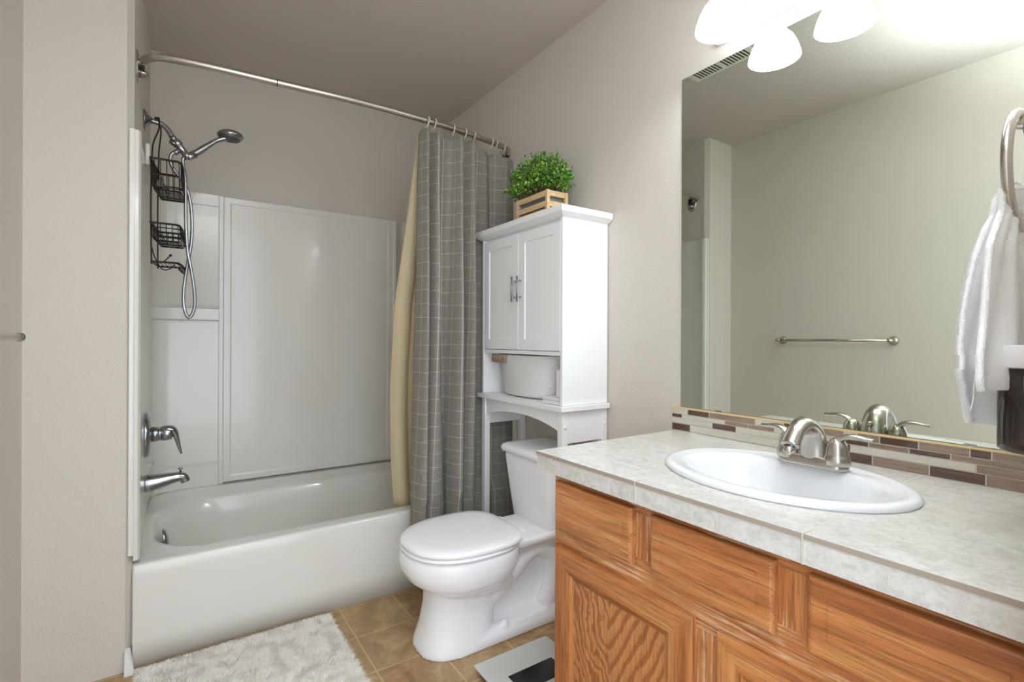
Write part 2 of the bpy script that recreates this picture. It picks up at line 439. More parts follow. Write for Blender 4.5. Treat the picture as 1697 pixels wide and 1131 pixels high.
b.build('overflow_plate', M['chrome'], tub)
b = MB(); b.lathe([(0.034, 0), (0.034, 0.003), (0.026, 0.004)], (0.17, 2.47, 0.0525)); b.build('drain', M['chrome'], tub)
b = MB(); b.tube([(X0-0.001+0.004, Y0+0.002, 0.373), (X0+0.006, Y0+0.001, 0.362)], 0.001, 6); 

# surround
sur = thing('tub_surround', 'off-white molded wall surround above the bathtub with ribbed panels', 'shower surround', (0.66, 2.88, 0.355))
b = MB()   # big back panel with a raised border
def panel_y(b, x0, x1, z0, z1, y, prof, mi=0):
    """framed panel facing -Y: prof=[(inset, proud)]"""
    rings = [[(x0+i, y-p, z0+i), (x1-i, y-p, z0+i), (x1-i, y-p, z1-i), (x0+i, y-p, z1-i)] for i, p in prof]
    b.loft(rings, smooth=False, mi=mi)
panel_y(b, 0.212, 1.095, 0.357, 1.792, D-0.001, [(0, 0), (0, 0.018), (0.030, 0.018), (0.034, 0.0145), (0.10, 0.0145)])
b.build('back_panel', M['acrylic'], sur, bevel=0.003)
b = MB()
for xx in (0.190, 1.094):
    b = MB(); b.box(xx, xx+0.022, D-0.026, D-0.001, 0.352, 1.7935, bev=0.004); b.build('rib', M['acrylic'], sur)
# coved corner columns: plan path from the side wall round to the back wall
def column(sgn, name):
    b = MB()
    def X(x): return x if sgn < 0 else min(W-0.0015, (W - 0.0965) - x)
    # (x, y) plan, from front of side panel to rib on back
    front = [(-0.1035, 2.046), (-0.093, 2.05), (-0.0865, 2.062), (-0.086, 2.075), (-0.0915, 2.09), (-0.0915, 2.16)]
    plan_hi = spline([(-0.0915, 2.16), (-0.089, 2.50), (-0.084, 2.78), (-0.0760, 2.850), (-0.052, 2.878), (0.0, 2.889), (0.10, 2.892), (0.190, 2.892)], 5)
    plan = front + [(p[0], p[1]) for p in plan_hi]
    zs = [0.352, 0.44, 0.455, 0.47, 1.160, 1.166, 1.172, 1.215, 1.225, 1.232, 1.25, 1.735, 1.738, 1.765]
    def off(z, x, y):
        k = max(0, min(1, (y-2.80)/0.06))
        o = 0.0
        if 1.166 < z < 1.226: o = 0.026
        elif 1.226 <= z < 1.24: o = 0.012
        if z < 0.46: o = 0.016
        if z > 1.736: o = 0.004
        return o*k
    def top(x, y):
        if y > 2.84: return 1.7925
        return 1.764 if y < 2.2 else 1.764 + (1.80-1.764)*min(1, (y-2.2)/0.5)
    rings = []
    for z in zs:
        rings.append([(X(x), y-off(z, x, y), z if z < 1.76 else top(x, y)) for x, y in plan])
    # back edge on the walls closes the top
    rings.append([(X(max(-0.1035, x-0.006) if y < 2.8 else x), y if y < 2.8 else D-0.002, top(x, y)+0.001) for x, y in plan])
    b.loft(rings, closed=False, cap0=False, cap1=False, smooth=True)
    o = b.build(name, M['acrylic'], sur); 
    d = o.modifiers.new('e', 'EDGE_SPLIT'); d.split_angle = 0.6
    return o
column(-1, 'corner_column'); column(1, 'corner_column')
b = MB(); b.box(-0.118, -0.103, 2.041, 2.052, 0.37, 1.766, bev=0.003); b.build('front_flange', M['acrylic'], sur)
b = MB(); b.box(W-0.012, W-0.001, 2.052, 2.07, 0.37, 1.766, bev=0.003); b.build('front_flange', M['acrylic'], sur)
b = MB(); b.box(-0.0905, -0.074, 2.42, 2.47, 1.76, 1.845, bev=0.006); b.build('side_clip', M['acrylic'], sur)
b = MB(); b.tube([(0.205, D-0.021, 0.3555), (0.6, D-0.021, 0.3555), (1.1, D-0.021, 0.3555)], 0.0016, 6)
b.tube(spline([(0.19, 2.866, 0.354), (0.06, 2.862, 0.352), (-0.03, 2.842, 0.348), (-0.066, 2.80, 0.343)], 6), 0.0013, 6); b.build('caulk_seam', M['seam'], sur)

# valve
val = thing('shower_valve', 'chrome tub valve with round plate and drooping lever handle', 'faucet', (-0.09, 2.5, 0.69))
VY = 2.50
b = MB(); b.lathe([(0.088, 0), (0.090, 0.006), (0.086, 0.014), (0.070, 0.021), (0.040, 0.024), (0.030, 0.024)], (-0.0915, VY, 0.690), 'x', 48); b.build('escutcheon', M['chrome'], val)
b = MB(); b.lathe([(0.030, 0), (0.030, 0.024), (0.0265, 0.026), (0.0265, 0.034), (0.029, 0.036), (0.029, 0.058), (0.026, 0.070), (0.001, 0.074)], (-0.070, VY, 0.690), 'x', 32); b.build('hub', M['chrome'], val)
b = MB(); b.tube(spline([(-0.035, VY, 0.703), (-0.015, VY, 0.705), (0.003, VY, 0.698), (0.015, VY, 0.672), (0.024, VY, 0.635), (0.033, VY, 0.600)], 6), [0.017]*6+[0.018]*6+[0.0165, .0155, .0145, .0135, .0125, .0115, .0105, .0095, .009, .0085, .008, .0075, .007, .0065, .006, .0055, .005, .0045, .004], 14, sq=(1, 1.25)); b.build('lever_handle', M['chrome'], val)
# spout
sp = thing('tub_spout', 'chrome tub filler spout with diverter knob, below the lever valve', 'spout', (-0.09, 2.5, 0.49))
b = MB(); b.tube(spline([(-0.0905, VY, 0.492), (-0.05, VY, 0.496), (0.0, VY, 0.503), (0.028, VY, 0.505), (0.042, VY, 0.498), (0.048, VY, 0.482)], 5),
    [0.034]*3+[0.0335, 0.032, 0.031, 0.030, 0.028, 0.0265, 0.025, 0.0235, 0.0225, 0.0215, .021, .0205, .02, .0195, .019, .0188, .0185, .018, .0178, .0175, .017, .017, .017], 20); b.build('spout_body', M['chrome'], sp)
b = MB(); b.lathe([(0.0035, 0), (0.0035, 0.014), (0.008, 0.016), (0.0085, 0.020), (0.006, 0.022)], (0.030, VY, 0.520), 'z', 16); b.build('diverter_knob', M['chrome'], sp)
b = MB(); b.tube(spline([(-0.091, 2.49, 0.585), (-0.078, 2.49, 0.572), (-0.068, 2.49, 0.568), (-0.062, 2.49, 0.575), (-0.062, 2.49, 0.583)], 5), 0.0015, 8)
tag(b.build('wire_hook', M['chrome']), 'tiny thin wire hook on the tub wall between valve and spout', 'hook')

# ------------------------------------------------------------------ shower arm, head, hose
SY = 2.50
sh = thing('handheld_shower', 'chrome handheld shower head with arm bracket and long looping hose', 'shower head', (-0.1, SY, 1.96))
b = MB(); b.lathe([(0.040, 0), (0.038, 0.004), (0.026, 0.012), (0.016, 0.022), (0.011, 0.026)], (-0.0965, SY, 1.962), 'x', 32); b.build('wall_flange', M['chrome'], sh)
b = MB(); b.tube(spline([(-0.08, SY, 1.962), (-0.058, SY, 1.960), (-0.038, SY, 1.955), (-0.018, SY, 1.938), (-0.003, SY, 1.912), (0.010, SY, 1.892)], 5), 0.0105, 14)
b.lathe([(0.0125, 0), (0.0125, 0.018)], (-0.004, SY, 1.914), (0.55, 0, -0.83), 16); b.build('shower_arm', M['chrome'], sh)
b = MB(); d_ = Vector((0.60, 0, -0.80))
b.lathe([(0.012, 0), (0.018, 0.004), (0.019, 0.022), (0.014, 0.026), (0.014, 0.060), (0.017, 0.068), (0.015, 0.082)], (0.006, SY, 1.900), d_, 20)
b.tube([(0.003, SY-0.0, 1.888), (-0.002, SY, 1.880)], [0.018, 0.015], 14)
b.tube([(0.040, SY, 1.850), (0.058, SY, 1.842), (0.078, SY, 1.857)], [0.014, 0.016, 0.0145], 16)
b.tube([(0.026, SY, 1.868), (0.010, SY, 1.852), (0.004, SY, 1.846)], [0.009, 0.0105, 0.0105], 14); b.build('bracket', M['chrome'], sh)
b = MB(); b.tube(spline([(0.064, SY, 1.851), (0.090, SY, 1.872), (0.122, SY, 1.903), (0.150, SY, 1.928), (0.168, SY, 1.940), (0.190, SY, 1.952)], 5),
    [0.0135]*4+[0.0132]*4+[0.0128, 0.0122, 0.0118, 0.0113, 0.0108, 0.0104, 0.0102, 0.010, 0.010, 0.0102, 0.0105, 0.011, 0.0115, 0.012, 0.0125, 0.013, 0.0135, 0.013, 0.0125, 0.012][:18], 16); b.build('handle', M['chrome'], sh)
b = MB(); ax = Vector((0.10, 0, 1)).normalized()
b.lathe([(0.030, -0.018), (0.044, -0.015), (0.0515, -0.006), (0.0515, 0.000), (0.044, 0.010), (0.028, 0.017), (0.010, 0.020), (0.001, 0.0205)], (0.207, SY, 1.967), ax, 36)
b.build('spray_head', M['chrome'], sh)
b = MB()
for k in range(20):
    a = k*2.39996; r = 0.008*math.sqrt(k+0.5)
    b.lathe([(0.0022, 0), (0.0026, 0.003)], Vector((0.207, SY, 1.967)) + Vector((r*math.cos(a), r*math.sin(a), -0.1*r*math.cos(a))) - ax*0.0205, ax, 8)
b.lathe([(0.0405, 0), (0.0405, 0.002)], Vector((0.207, SY, 1.967)) - ax*0.0185, ax, 28)
b.build('spray_nozzles', M['rubber'], sh)
hp = [(0.006, SY, 1.849), (-0.006, SY, 1.838), (-0.009, SY, 1.810), (0.002, SY, 1.780), (0.022, SY, 1.752), (0.044, SY+.004, 1.720), (0.060, SY+.006, 1.660), (0.067, SY+.008, 1.580), (0.066, SY+.010, 1.500), (0.058, SY+.011, 1.430), (0.046, SY+.010, 1.350), (0.038, SY+.006, 1.270), (0.040, SY, 1.210), (0.053, SY-.006, 1.170), (0.068, SY-.008, 1.180), (0.078, SY-.010, 1.225), (0.074, SY-.010, 1.300), (0.062, SY-.012, 1.380), (0.052, SY-.012, 1.440), (0.046, SY-.010, 1.530), (0.044, SY-.008, 1.650), (0.043, SY-.006, 1.740), (0.036, SY, 1.800), (0.034, SY, 1.826), (0.044, SY, 1.842)]
hp = spline(hp, 22); rs = [0.0066 + (0.0007 if i % 2 else -0.0005) for i in range(len(hp))]
b = MB(); b.tube(hp, rs, 12); b.build('hose', M['hose'], sh)

# ------------------------------------------------------------------ shower caddy (hangs from the arm, turned a little from the wall)
cad = thing('shower_caddy', 'dark bronze wire caddy with two baskets hanging from the shower arm', 'shower caddy', (-0.045, SY, 1.40))
ca = -0.12
def cp(u, v, z):        # u = out from wall, v = along the wall
    return (-0.060 + u*math.cos(ca) - v*math.sin(ca), SY + u*math.sin(ca)*0 + v*math.cos(ca), z)
wr = 0.0028
b = MB()
b.tube(spline([cp(0.0, -0.075, 1.373), cp(-0.002, -0.078, 1.60), cp(0.001, -0.076, 1.80), cp(0.004, -0.06, 1.86), cp(0.016, -0.022, 1.93), cp(0.012, -0.006, 1.975), cp(0.012, 0.006, 1.975), cp(0.016, 0.022, 1.93), cp(0.004, 0.06, 1.86), cp(0.001, 0.076, 1.80), cp(-0.002, 0.078, 1.60), cp(0.0, 0.075, 1.373)], 6), wr, 8)
b.box(-0.063, -0.047, SY-0.007, SY+0.007, 1.965, 1.980, bev=0.003)
b.build('hanger_wire', M['bronze'], cad)
def basket(zt, zm, zb, dep, half, nv, dense, name):
    b = MB()
    def loop(z, d0, d1, h, r): 
        b.tube([cp(d0, -h, z), cp(d1-0.01, -h, z), cp(d1, -h+0.012, z), cp(d1, h-0.012, z), cp(d1-0.01, h, z), cp(d0, h, z)], r, 6, closed=True)
    loop(zt, 0, dep, half, 0.0042); loop(zm, 0, dep+0.003, half-0.004, 0.0022); loop(zb+0.012, 0.008, dep+0.004, half-0.010, 0.003)
    loop(zb, 0.014, dep, half-0.02, 0.0022)
    for k in range(nv):
        v = -half+0.014 + (2*half-0.028)*k/(nv-1)
        b.tube([cp(dep, v, zt), cp(dep+0.003, v, zb+0.014), cp(dep-0.006, v, zb), cp(0.010, v, zb), cp(0.001, v, zb+0.02), cp(0.0, v, zt)], 0.0017, 5)
    for k in range(5):
        u = 0.012 + (dep-0.016)*k/4
        for sg in (-1, 1): b.tube([cp(u, sg*half, zt), cp(u, sg*(half-0.008), zb+0.012), cp(u, sg*(half-0.02), zb)], 0.0017, 5)
    if dense:
        for k in range(14):
            u = 0.008 + (dep-0.012)*k/13; b.tube([cp(u, -half+0.02, zb), cp(u, half-0.02, zb)], 0.0012, 4)
    else:
        for k in range(4):
            u = 0.015 + (dep-0.03)*k/3; b.tube([cp(u, -half+0.02, zb), cp(u, half-0.02, zb)], 0.0018, 4)
    for sg in (-1, 1): b.tube([cp(0, sg*half, zt), cp(0.02, sg*half, (zt+zb)/2), cp(0.03, sg*(half-0.015), zb+0.012)], 0.0022, 5)
    b.build(name, M['bronze'], cad)
basket(1.782, 1.722, 1.668, 0.098, 0.108, 9, True, 'wire_basket')
basket(1.532, 1.516, 1.468, 0.094, 0.102, 7, False, 'wire_basket')
b = MB()
b.tube([cp(0, -0.078, 1.383), cp(0.082, -0.078, 1.383), cp(0.09, -0.07, 1.383), cp(0.09, 0.07, 1.383), cp(0.082, 0.078, 1.383), cp(0, 0.078, 1.383)], 0.004, 6, closed=True)
for k in range(7): b.tube([cp(0.012+k*0.0145, -0.078, 1.381), cp(0.012+k*0.0145, 0.078, 1.381)], 0.0016, 4)
for k in range(6):
    v = -0.07+0.028*k; b.tube(spline([cp(0.100, v, 1.380), cp(0.103, v, 1.363), cp(0.098, v, 1.354), cp(0.090, v, 1.358), cp(0.089, v, 1.370)], 4), 0.0016, 5)
b.tube(spline([cp(0.0, -0.06, 1.44), cp(0.006, -0.06, 1.41), cp(0.03, -0.06, 1.360), cp(0.055, -0.06, 1.358), cp(0.075, -0.06, 1.378)], 5), 0.0022, 6)
b.tube([cp(0.035, -0.06, 1.383), cp(0.060, -0.07, 1.410)], 0.0022, 6); b.sphere(cp(0.062, -0.071, 1.413), 0.0055, n=8)
b.build('soap_tray', M['bronze'], cad)
# dark item clip in the upper basket
b = MB(); b.box(-0.055, -0.030, SY-0.10, SY-0.06, 1.674, 1.704, bev=0.003)
tag(b.build('soap_dish', M['black']), 'small black block lying in the upper wire basket of the caddy', 'soap dish')

# ------------------------------------------------------------------ curtain rod, curtain, liner, rings
rodp = [(-0.095, 2.150, 2.030), (-0.088, 2.138, 2.030), (-0.066, 2.100, 2.033), (-0.030, 2.073, 2.034), (0.08, 2.050, 2.033), (0.3165, 2.026, 2.030), (0.6346, 2.004, 2.030), (0.90, 2.008, 2.030), (1.085, 2.024, 2.030), (1.30, 2.056, 2.030), (1.37, 2.085, 2.030), (1.405, 2.125, 2.030), (1.415, 2.150, 2.030)]
rod = thing('shower_curtain_rod', 'brushed nickel curved shower curtain rod spanning the tub alcove', 'curtain rod', (0.66, 2.02, 2.03))
b = MB(); b.tube(spline(rodp, 8), 0.0135, 20); b.build('rod', M['nickel'], rod)
b = MB(); b.tube([(0.3165, 2.026, 2.030), (0.3195, 2.0257, 2.030)], 0.0141, 20); b.build('joint', M['black'], rod)
for sx, nm in ((-0.1045, 'left'), (1.434, 'right')):
    s = 1 if sx < 0 else -1
    fl = MB(); fl.loft([[(sx+s*h, 2.165+ (ky)*ra, 2.025+kz*rb) for ky, kz in [(math.cos(a*PI/16), math.sin(a*PI/16)) for a in range(32)]] for h, ra, rb in ((0, 0.034, 0.056), (0.003, 0.034, 0.056), (0.006, 0.022, 0.040), (0.008, 0.018, 0.034))])
    fl.box(min(sx, sx+s*0.034), max(sx, sx+s*0.034), 2.147, 2.183, 2.046, 2.050, bev=0.001)
    fl.tube([(sx+s*0.004, 2.165, 1.998), (sx+s*0.026, 2.165, 2.000), (sx+s*0.034, 2.163, 2.004)], [0.022, 0.019, 0.012], 20, sq=(0.55, 1))
    o = fl.build('mounting_bracket', M['nickel'], rod)
    k = MB(); k.box(min(sx+s*0.006, sx+s*0.022), max(sx+s*0.006, sx+s*0.022), 2.150, 2.180, 2.016, 2.046); k.build('pivot', M['black'], rod)

CL = spline([(0.880, 2.008, 0), (0.95, 2.010, 0), (1.085, 2.026, 0), (1.25, 2.045, 0), (1.41, 2.062, 0)], 12)
def rodpt(t):
    i = min(len(CL)-2, int(t*(len(CL)-1))); f = t*(len(CL)-1)-i
    return CL[i].lerp(CL[i+1], f)
NP = 6.5
def sstep(a, b_, x): t = max(0, min(1, (x-a)/(b_-a))); return t*t*(3-2*t)
def cur(u, v):
    # v: 0 top .. 1 bottom
    z = 1.985 - v*(1.985-0.10)
    p = rodpt(u)
    w_ = u + 0.030*math.sin(2*PI*1.6*u+0.6) + 0.016*math.sin(2*PI*3.3*u+2.0+v) + 0.014*math.sin(4*u+3.2*v)
    ph = 2*PI*NP*w_
    fold = 1.1*math.sin(ph+0.45*math.sin(ph)) + 0.22*math.sin(2*ph+1.0+2*v) + 0.35*math.sin(0.5*ph+2)*v
    x = p.x + 0.012*math.cos(ph)*(0.3+v) - 0.035*(1-u)*min(1, v*1.2)
    back = sstep(1.13, 1.19, x); low = sstep(0.42, 0.34, z)
    amp = (0.026 + 0.019*min(1, v*2.2)) * (1-back) + back*0.010
    amp = amp*(1-low*0.25*(1-back)) if back < 1 else amp*(1-0.35*low)
    yf = p.y - 0.022*min(1, v*3) - 0.010*v
    yf = min(yf, 2.000 - 0.008*low)
    yb = 2.066*(1-low) + 2.0315*low
    if back > 0 and z > 1.9: yb = max(yb, p.y)
    y = yf*(1-back) + yb*back + amp*fold
    if low > 0: y = min(y, 2.0395*low + y*(1-low))
    if x > 1.17 and z < 1.6: y = max(y, (2.0375 if z > 0.80 else 2.0205))
    if x > 1.15 and 1.53 < z < 1.6: y = max(y, 2.050)
    if v < 0.03: z -= 0.012*(0.5+0.5*math.sin(2*PI*8*u+1.2))
    return (min(x, W-0.008), y, z)
b = MB(); NU = 440
acc = [0.0]
for i in range(1, NU):
    a_ = Vector(cur((i-1)/(NU-1), 0.4)); c_ = Vector(cur(i/(NU-1), 0.4)); acc.append(acc[-1]+(c_-a_).length)
b.grid(cur, NU, 100, uvfn=lambda u, v: (acc[int(round(u*(NU-1)))], v*1.885))
tag(b.build('shower_curtain', M['curtain'], solid=0.0016), 'grey shower curtain with pale grid lines, bunched at the right of the tub', 'shower curtain')
b = MB()
LZ = [2.0, 1.95, 1.6, 1.25, 0.9, 0.5, 0.30]; LX = [0.885, 0.880, 0.850, 0.812, 0.806, 0.820, 0.838]
def lin(u, v):
    z = 1.995 - v*(1.995-0.318)
    xl_ = interp(LZ[::-1], LX[::-1], z)
    ph = 2*PI*2.6*u + 0.8*v + 0.6
    y0 = 2.064 + 0.105*min(1, v*1.3)
    return (xl_ + u*0.22 + 0.010*math.cos(ph), y0 + (0.006+0.012*v)*math.sin(ph) + 0.02*u, z)
b.grid(lin, 120, 50)
tag(b.build('shower_liner', M['liner'], solid=0.0012), 'cream plastic liner hanging inside the tub behind the grey curtain', 'curtain liner')
ringx = [0.913, 0.948, 1.045, 1.105, 1.160, 1.262, 1.292, 1.352]
first = None
ring_lab = ['furthest left along the rod', 'second from the left along the rod', 'third from the left along the rod', 'fourth from the left along the rod', 'fifth from the left along the rod', 'sixth from the left along the rod', 'seventh from the left along the rod', 'nearest the right wall']
RP = spline(rodp, 8)
def rod_y(x):
    for a, c in zip(RP, RP[1:]):
        if a.x <= x <= c.x: return a.y + (c.y-a.y)*(x-a.x)/(c.x-a.x)
    return 2.06
for i, x in enumerate(ringx):
    y = rod_y(x)
    if first is None:
        b = MB(); pts = []
        for k in range(24):
            a = 2*PI*k/24; pts.append((x+0.004*math.sin(a*1), y+0.0185*math.cos(a), 2.0225+0.0245*math.sin(a)))
        first = thing('curtain_ring', '', 'curtain ring', (x, y, 2.03), 'curtain rings on the rod')
        b.tube(pts, 0.0032, 8, closed=True); b.build('hoop', M['plastic_ring'], first); r_ = first
        b = MB(); b.sphere((x+0.002, y-0.0185, 2.03), 0.005, n=6); b.build('bead', M['plastic_ring'], first)
    else:
        r_ = copy_tree(first); r_.location = (x, y, 2.03); r_.rotation_euler = (0, 0, random.uniform(-0.25, 0.25))
    r_['label'] = 'frosted plastic shower curtain ring, ' + ring_lab[i]

# ------------------------------------------------------------------ toilet
TY = 1.615
toi = thing('toilet', 'white two-piece toilet with closed lid, under the white storage cabinet', 'toilet', (0.95, TY, 0))
b = MB()
def bowl_ring(xf, xb, hw, z, p=2.2, cx=None, cy=TY):
    cx = cx if cx is not None else xb-hw*0.95
    return oval(cx, cy, xb-cx, hw, z, 64, p, front=cx-xf, pb=max(p, 3.2))
b.loft([bowl_ring(0.668, 1.06, 0.178, 0.347), bowl_ring(0.655, 1.06, 0.186, 0.340), bowl_ring(0.650, 1.06, 0.189, 0.315), bowl_ring(0.655, 1.055, 0.188, 0.285), bowl_ring(0.672, 1.04, 0.180, 0.255), bowl_ring(0.705, 1.01, 0.160, 0.228), bowl_ring(0.76, 0.98, 0.125, 0.205)])
b.loft([bowl_ring(0.740, 1.00, 0.112, 0.26), bowl_ring(0.742, 1.00, 0.112, 0.21, 2.6), bowl_ring(0.738, 0.985, 0.108, 0.14, 2.6), bowl_ring(0.722, 0.975, 0.112, 0.07, 2.6), bowl_ring(0.704, 0.97, 0.120, 0.02, 2.6), bowl_ring(0.700, 0.97, 0.122, 0.0, 2.6)])
# second lip under the bowl
b.loft([bowl_ring(0.72, 1.03, 0.152, 0.245), bowl_ring(0.725, 1.05, 0.150, 0.222), bowl_ring(0.75, 1.05, 0.135, 0.200), bowl_ring(0.78, 1.04, 0.11, 0.185)])
# foot plate
b.loft([rrect(0.80, 1.36, TY-0.122, TY+0.122, 0.09, 0.0), rrect(0.80, 1.36, TY-0.122, TY+0.122, 0.09, 0.028), rrect(0.82, 1.34, TY-0.108, TY+0.108, 0.08, 0.052)])
# inner web
b.loft([rrect(0.90, 1.33, TY-0.035, TY+0.035, 0.03, 0.0), rrect(0.90, 1.33, TY-0.035, TY+0.035, 0.03, 0.30)])
# deck
b.loft([rrect(1.00, 1.36, TY-0.120, TY+0.120, 0.05, 0.315), rrect(1.00, 1.36, TY-0.128, TY+0.128, 0.05, 0.326), rrect(1.00, 1.36, TY-0.128, TY+0.128, 0.05, 0.343), rrect(1.005, 1.355, TY-0.122, TY+0.122, 0.05, 0.348)])
b.loft([rrect(1.02, 1.34, TY-0.09, TY+0.09, 0.04, 0.28), rrect(1.02, 1.35, TY-0.118, TY+0.118, 0.05, 0.325)])
# trapway on both sides
for sg in (-1, 1):
    yy = TY + sg*0.070
    b.tube(spline([(0.90, TY+sg*0.07, 0.150), (0.97, TY+sg*0.075, 0.165), (1.04, yy, 0.215), (1.11, yy, 0.268), (1.17, yy, 0.282), (1.225, yy, 0.250), (1.245, yy, 0.180), (1.235, yy, 0.110), (1.205, yy, 0.055)], 6), 0.038, 18, sq=(1, 0.85))
    b.tube(spline([(0.93, TY+sg*0.06, 0.195), (1.0, TY+sg*0.07, 0.225), (1.06, yy, 0.275), (1.10, yy, 0.31)], 5), 0.028, 14)
    b.lathe([(0.017, 0), (0.017, 0.010), (0.012, 0.020), (0.001, 0.023)], (1.00, TY+sg*0.098, 0.045), 'z', 20)
b.build('bowl', M['ceramic'], toi, remesh=0.005)
b = MB(); b.loft([bowl_ring(0.662, 1.055, 0.186, 0.349, 2.3), bowl_ring(0.656, 1.055, 0.190, 0.352, 2.3), bowl_ring(0.656, 1.055, 0.190, 0.357, 2.3), bowl_ring(0.662, 1.050, 0.186, 0.360, 2.3)]); b.build('seat', M['ceramic'], toi)
b = MB(); b.loft([bowl_ring(0.668, 1.072, 0.185, 0.3615, 2.35), bowl_ring(0.658, 1.074, 0.190, 0.366, 2.35), bowl_ring(0.657, 1.074, 0.191, 0.372, 2.35), bowl_ring(0.662, 1.072, 0.188, 0.379, 2.35), bowl_ring(0.675, 1.064, 0.179, 0.3845, 2.35), bowl_ring(0.705, 1.036, 0.153, 0.3875, 2.35), bowl_ring(0.80, 0.98, 0.09, 0.389, 2.3)]); b.build('lid', M['ceramic'], toi)
for sg in (-1, 1):
    b = MB(); b.box(1.068, 1.104, TY+sg*0.075-0.016, TY+sg*0.075+0.016, 0.347, 0.366, bev=0.005); b.build('hinge', M['white_paint'], toi)
b = MB()
TA, TB = 1.468, 1.828
b.loft([rrect(1.205, 1.40, 1.50, 1.765, 0.03, 0.335), rrect(1.195, 1.41, 1.492, 1.772, 0.04, 0.345), rrect(1.188, 1.415, 1.484, 1.782, 0.04, 0.42), rrect(1.182, 1.42, 1.470, 1.815, 0.04, 0.575), rrect(1.182, 1.42, 1.468, 1.817, 0.04, 0.602)]); b.build('tank', M['ceramic'], toi)
b = MB(); b.loft([rrect(1.178, 1.424, TA+0.002, TB-0.004, 0.03, 0.603), rrect(1.172, 1.426, TA-0.003, TB, 0.03, 0.608), rrect(1.171, 1.426, TA-0.004, TB+0.001, 0.03, 0.622), rrect(1.176, 1.424, TA, TB-0.003, 0.03, 0.632), rrect(1.190, 1.415, TA+0.014, TB-0.015, 0.03, 0.638), rrect(1.22, 1.39, TA+0.05, TB-0.05, 0.03, 0.640)]); b.build('tank_lid', M['ceramic'], toi)
b = MB(); b.lathe([(0.012, 0), (0.012, 0.012)], (1.29, 1.47, 0.15), 'z', 12); b.tube([(1.30, 1.49, 0.15), (1.30, 1.49, 0.24), (1.30, 1.50, 0.34)], 0.005, 8); b.tube([(1.30, 1.49, 0.15), (1.433, 1.49, 0.15)], 0.006, 8); b.build('supply_line', M['nickel'], toi)

# ------------------------------------------------------------------ over-toilet cabinet
CX0, CX1, CY0, CY1 = 1.200, 1.432, 1.435, 2.018
cab = thing('storage_cabinet', 'tall white over-the-toilet storage cabinet with two doors', 'cabinet', (1.32, 1.73, 0))
WP = M['white_paint']
b = MB()
b.box(CX0, CX1, CY0, CY0+0.014, 0.833, 1.545, bev=0.0015); b.box(CX0, CX1, CY1-0.014, CY1, 0.833, 1.545, bev=0.0015)
b.box(CX0+0.004, CX1, CY0+0.014, CY1-0.014, 1.020, 1.036); b.box(CX0+0.018, CX1, CY0+0.014, CY1-0.014, 1.530, 1.545)
b.box(CX1-0.005, CX1, CY0+0.014, CY1-0.014, 0.833, 1.53)
b.build('carcass', WP, cab)
b = MB()   # crown with chamfered underside
def crown(z, o): return [(CX0-o, CY0-o, z), (CX1, CY0-o, z), (CX1, CY1+o, z), (CX0-o, CY1+o, z)]
b.loft([crown(1.540, 0.0), crown(1.546, 0.012), crown(1.556, 0.026), crown(1.577, 0.027), crown(1.579, 0.025)], smooth=False); b.build('crown_top', WP, cab)
b = MB(); b.box(CX0-0.016, CX1, CY0-0.016, CY1+0.016, 0.812, 0.832, bev=0.002); b.build('shelf', WP, cab)
b = MB()   # arched apron below the shelf (front), plus side rails and back rail
n = 24; ys = [CY0+0.028+(CY1-CY0-0.056)*k/n for k in range(n+1)]
def archz(y):
    t = (y-(CY0+CY1)/2)/((CY1-CY0-0.056)/2); 
    return 0.735 + 0.036*(max(0, 1-abs(t)**2.2)) if abs(t) < 0.9 else 0.735+0.036*(1-0.9**2.2)*(1-abs(t))/0.1*1.0
for xx in (CX0+0.006,):
    top_ = [(xx, y, 0.812) for y in ys]; bot = [(xx, y, archz(y)) for y in ys]; top2 = [(xx+0.014, y, 0.812) for y in ys]; bot2 = [(xx+0.014, y, archz(y)) for y in ys]
    b.loft([top_, bot, bot2, top2, top_], closed=False, cap0=False, cap1=False, smooth=False)
b.build('arched_apron', WP, cab)
for (y0, y1) in ((CY0+0.005, CY0+0.018), (CY1-0.018, CY1-0.005)):
    b = MB(); b.box(CX0+0.028, CX1-0.028, y0, y1, 0.690, 0.812); b.build('side_rail', WP, cab)
b = MB(); b.box(CX0+0.028, CX1-0.028, CY1-0.018, CY1-0.005, 0.12, 0.16); b.build('stretcher', WP, cab)
b = MB(); b.box(CX1-0.020, CX1-0.008, CY0+0.028, CY1-0.028, 0.10, 0.14); b.build('stretcher', WP, cab)
for (x, y) in ((CX0, CY0), (CX1-0.028, CY0), (CX0, CY1-0.028), (CX1-0.028, CY1-0.028)):
    b = MB(); b.box(x, x+0.028, y, y+0.028, 0, 0.812, bev=0.0015); b.build('leg', WP, cab)
for x in (CX0+0.014, CX1-0.014):
    b = MB(); b.lathe([(0.0075, 0), (0.007, 0.0015), (0.003, 0.0025)], (x, CY0+0.0005, 0.752), (0, -1, 0), 16); b.build('screw_cap', WP, cab)
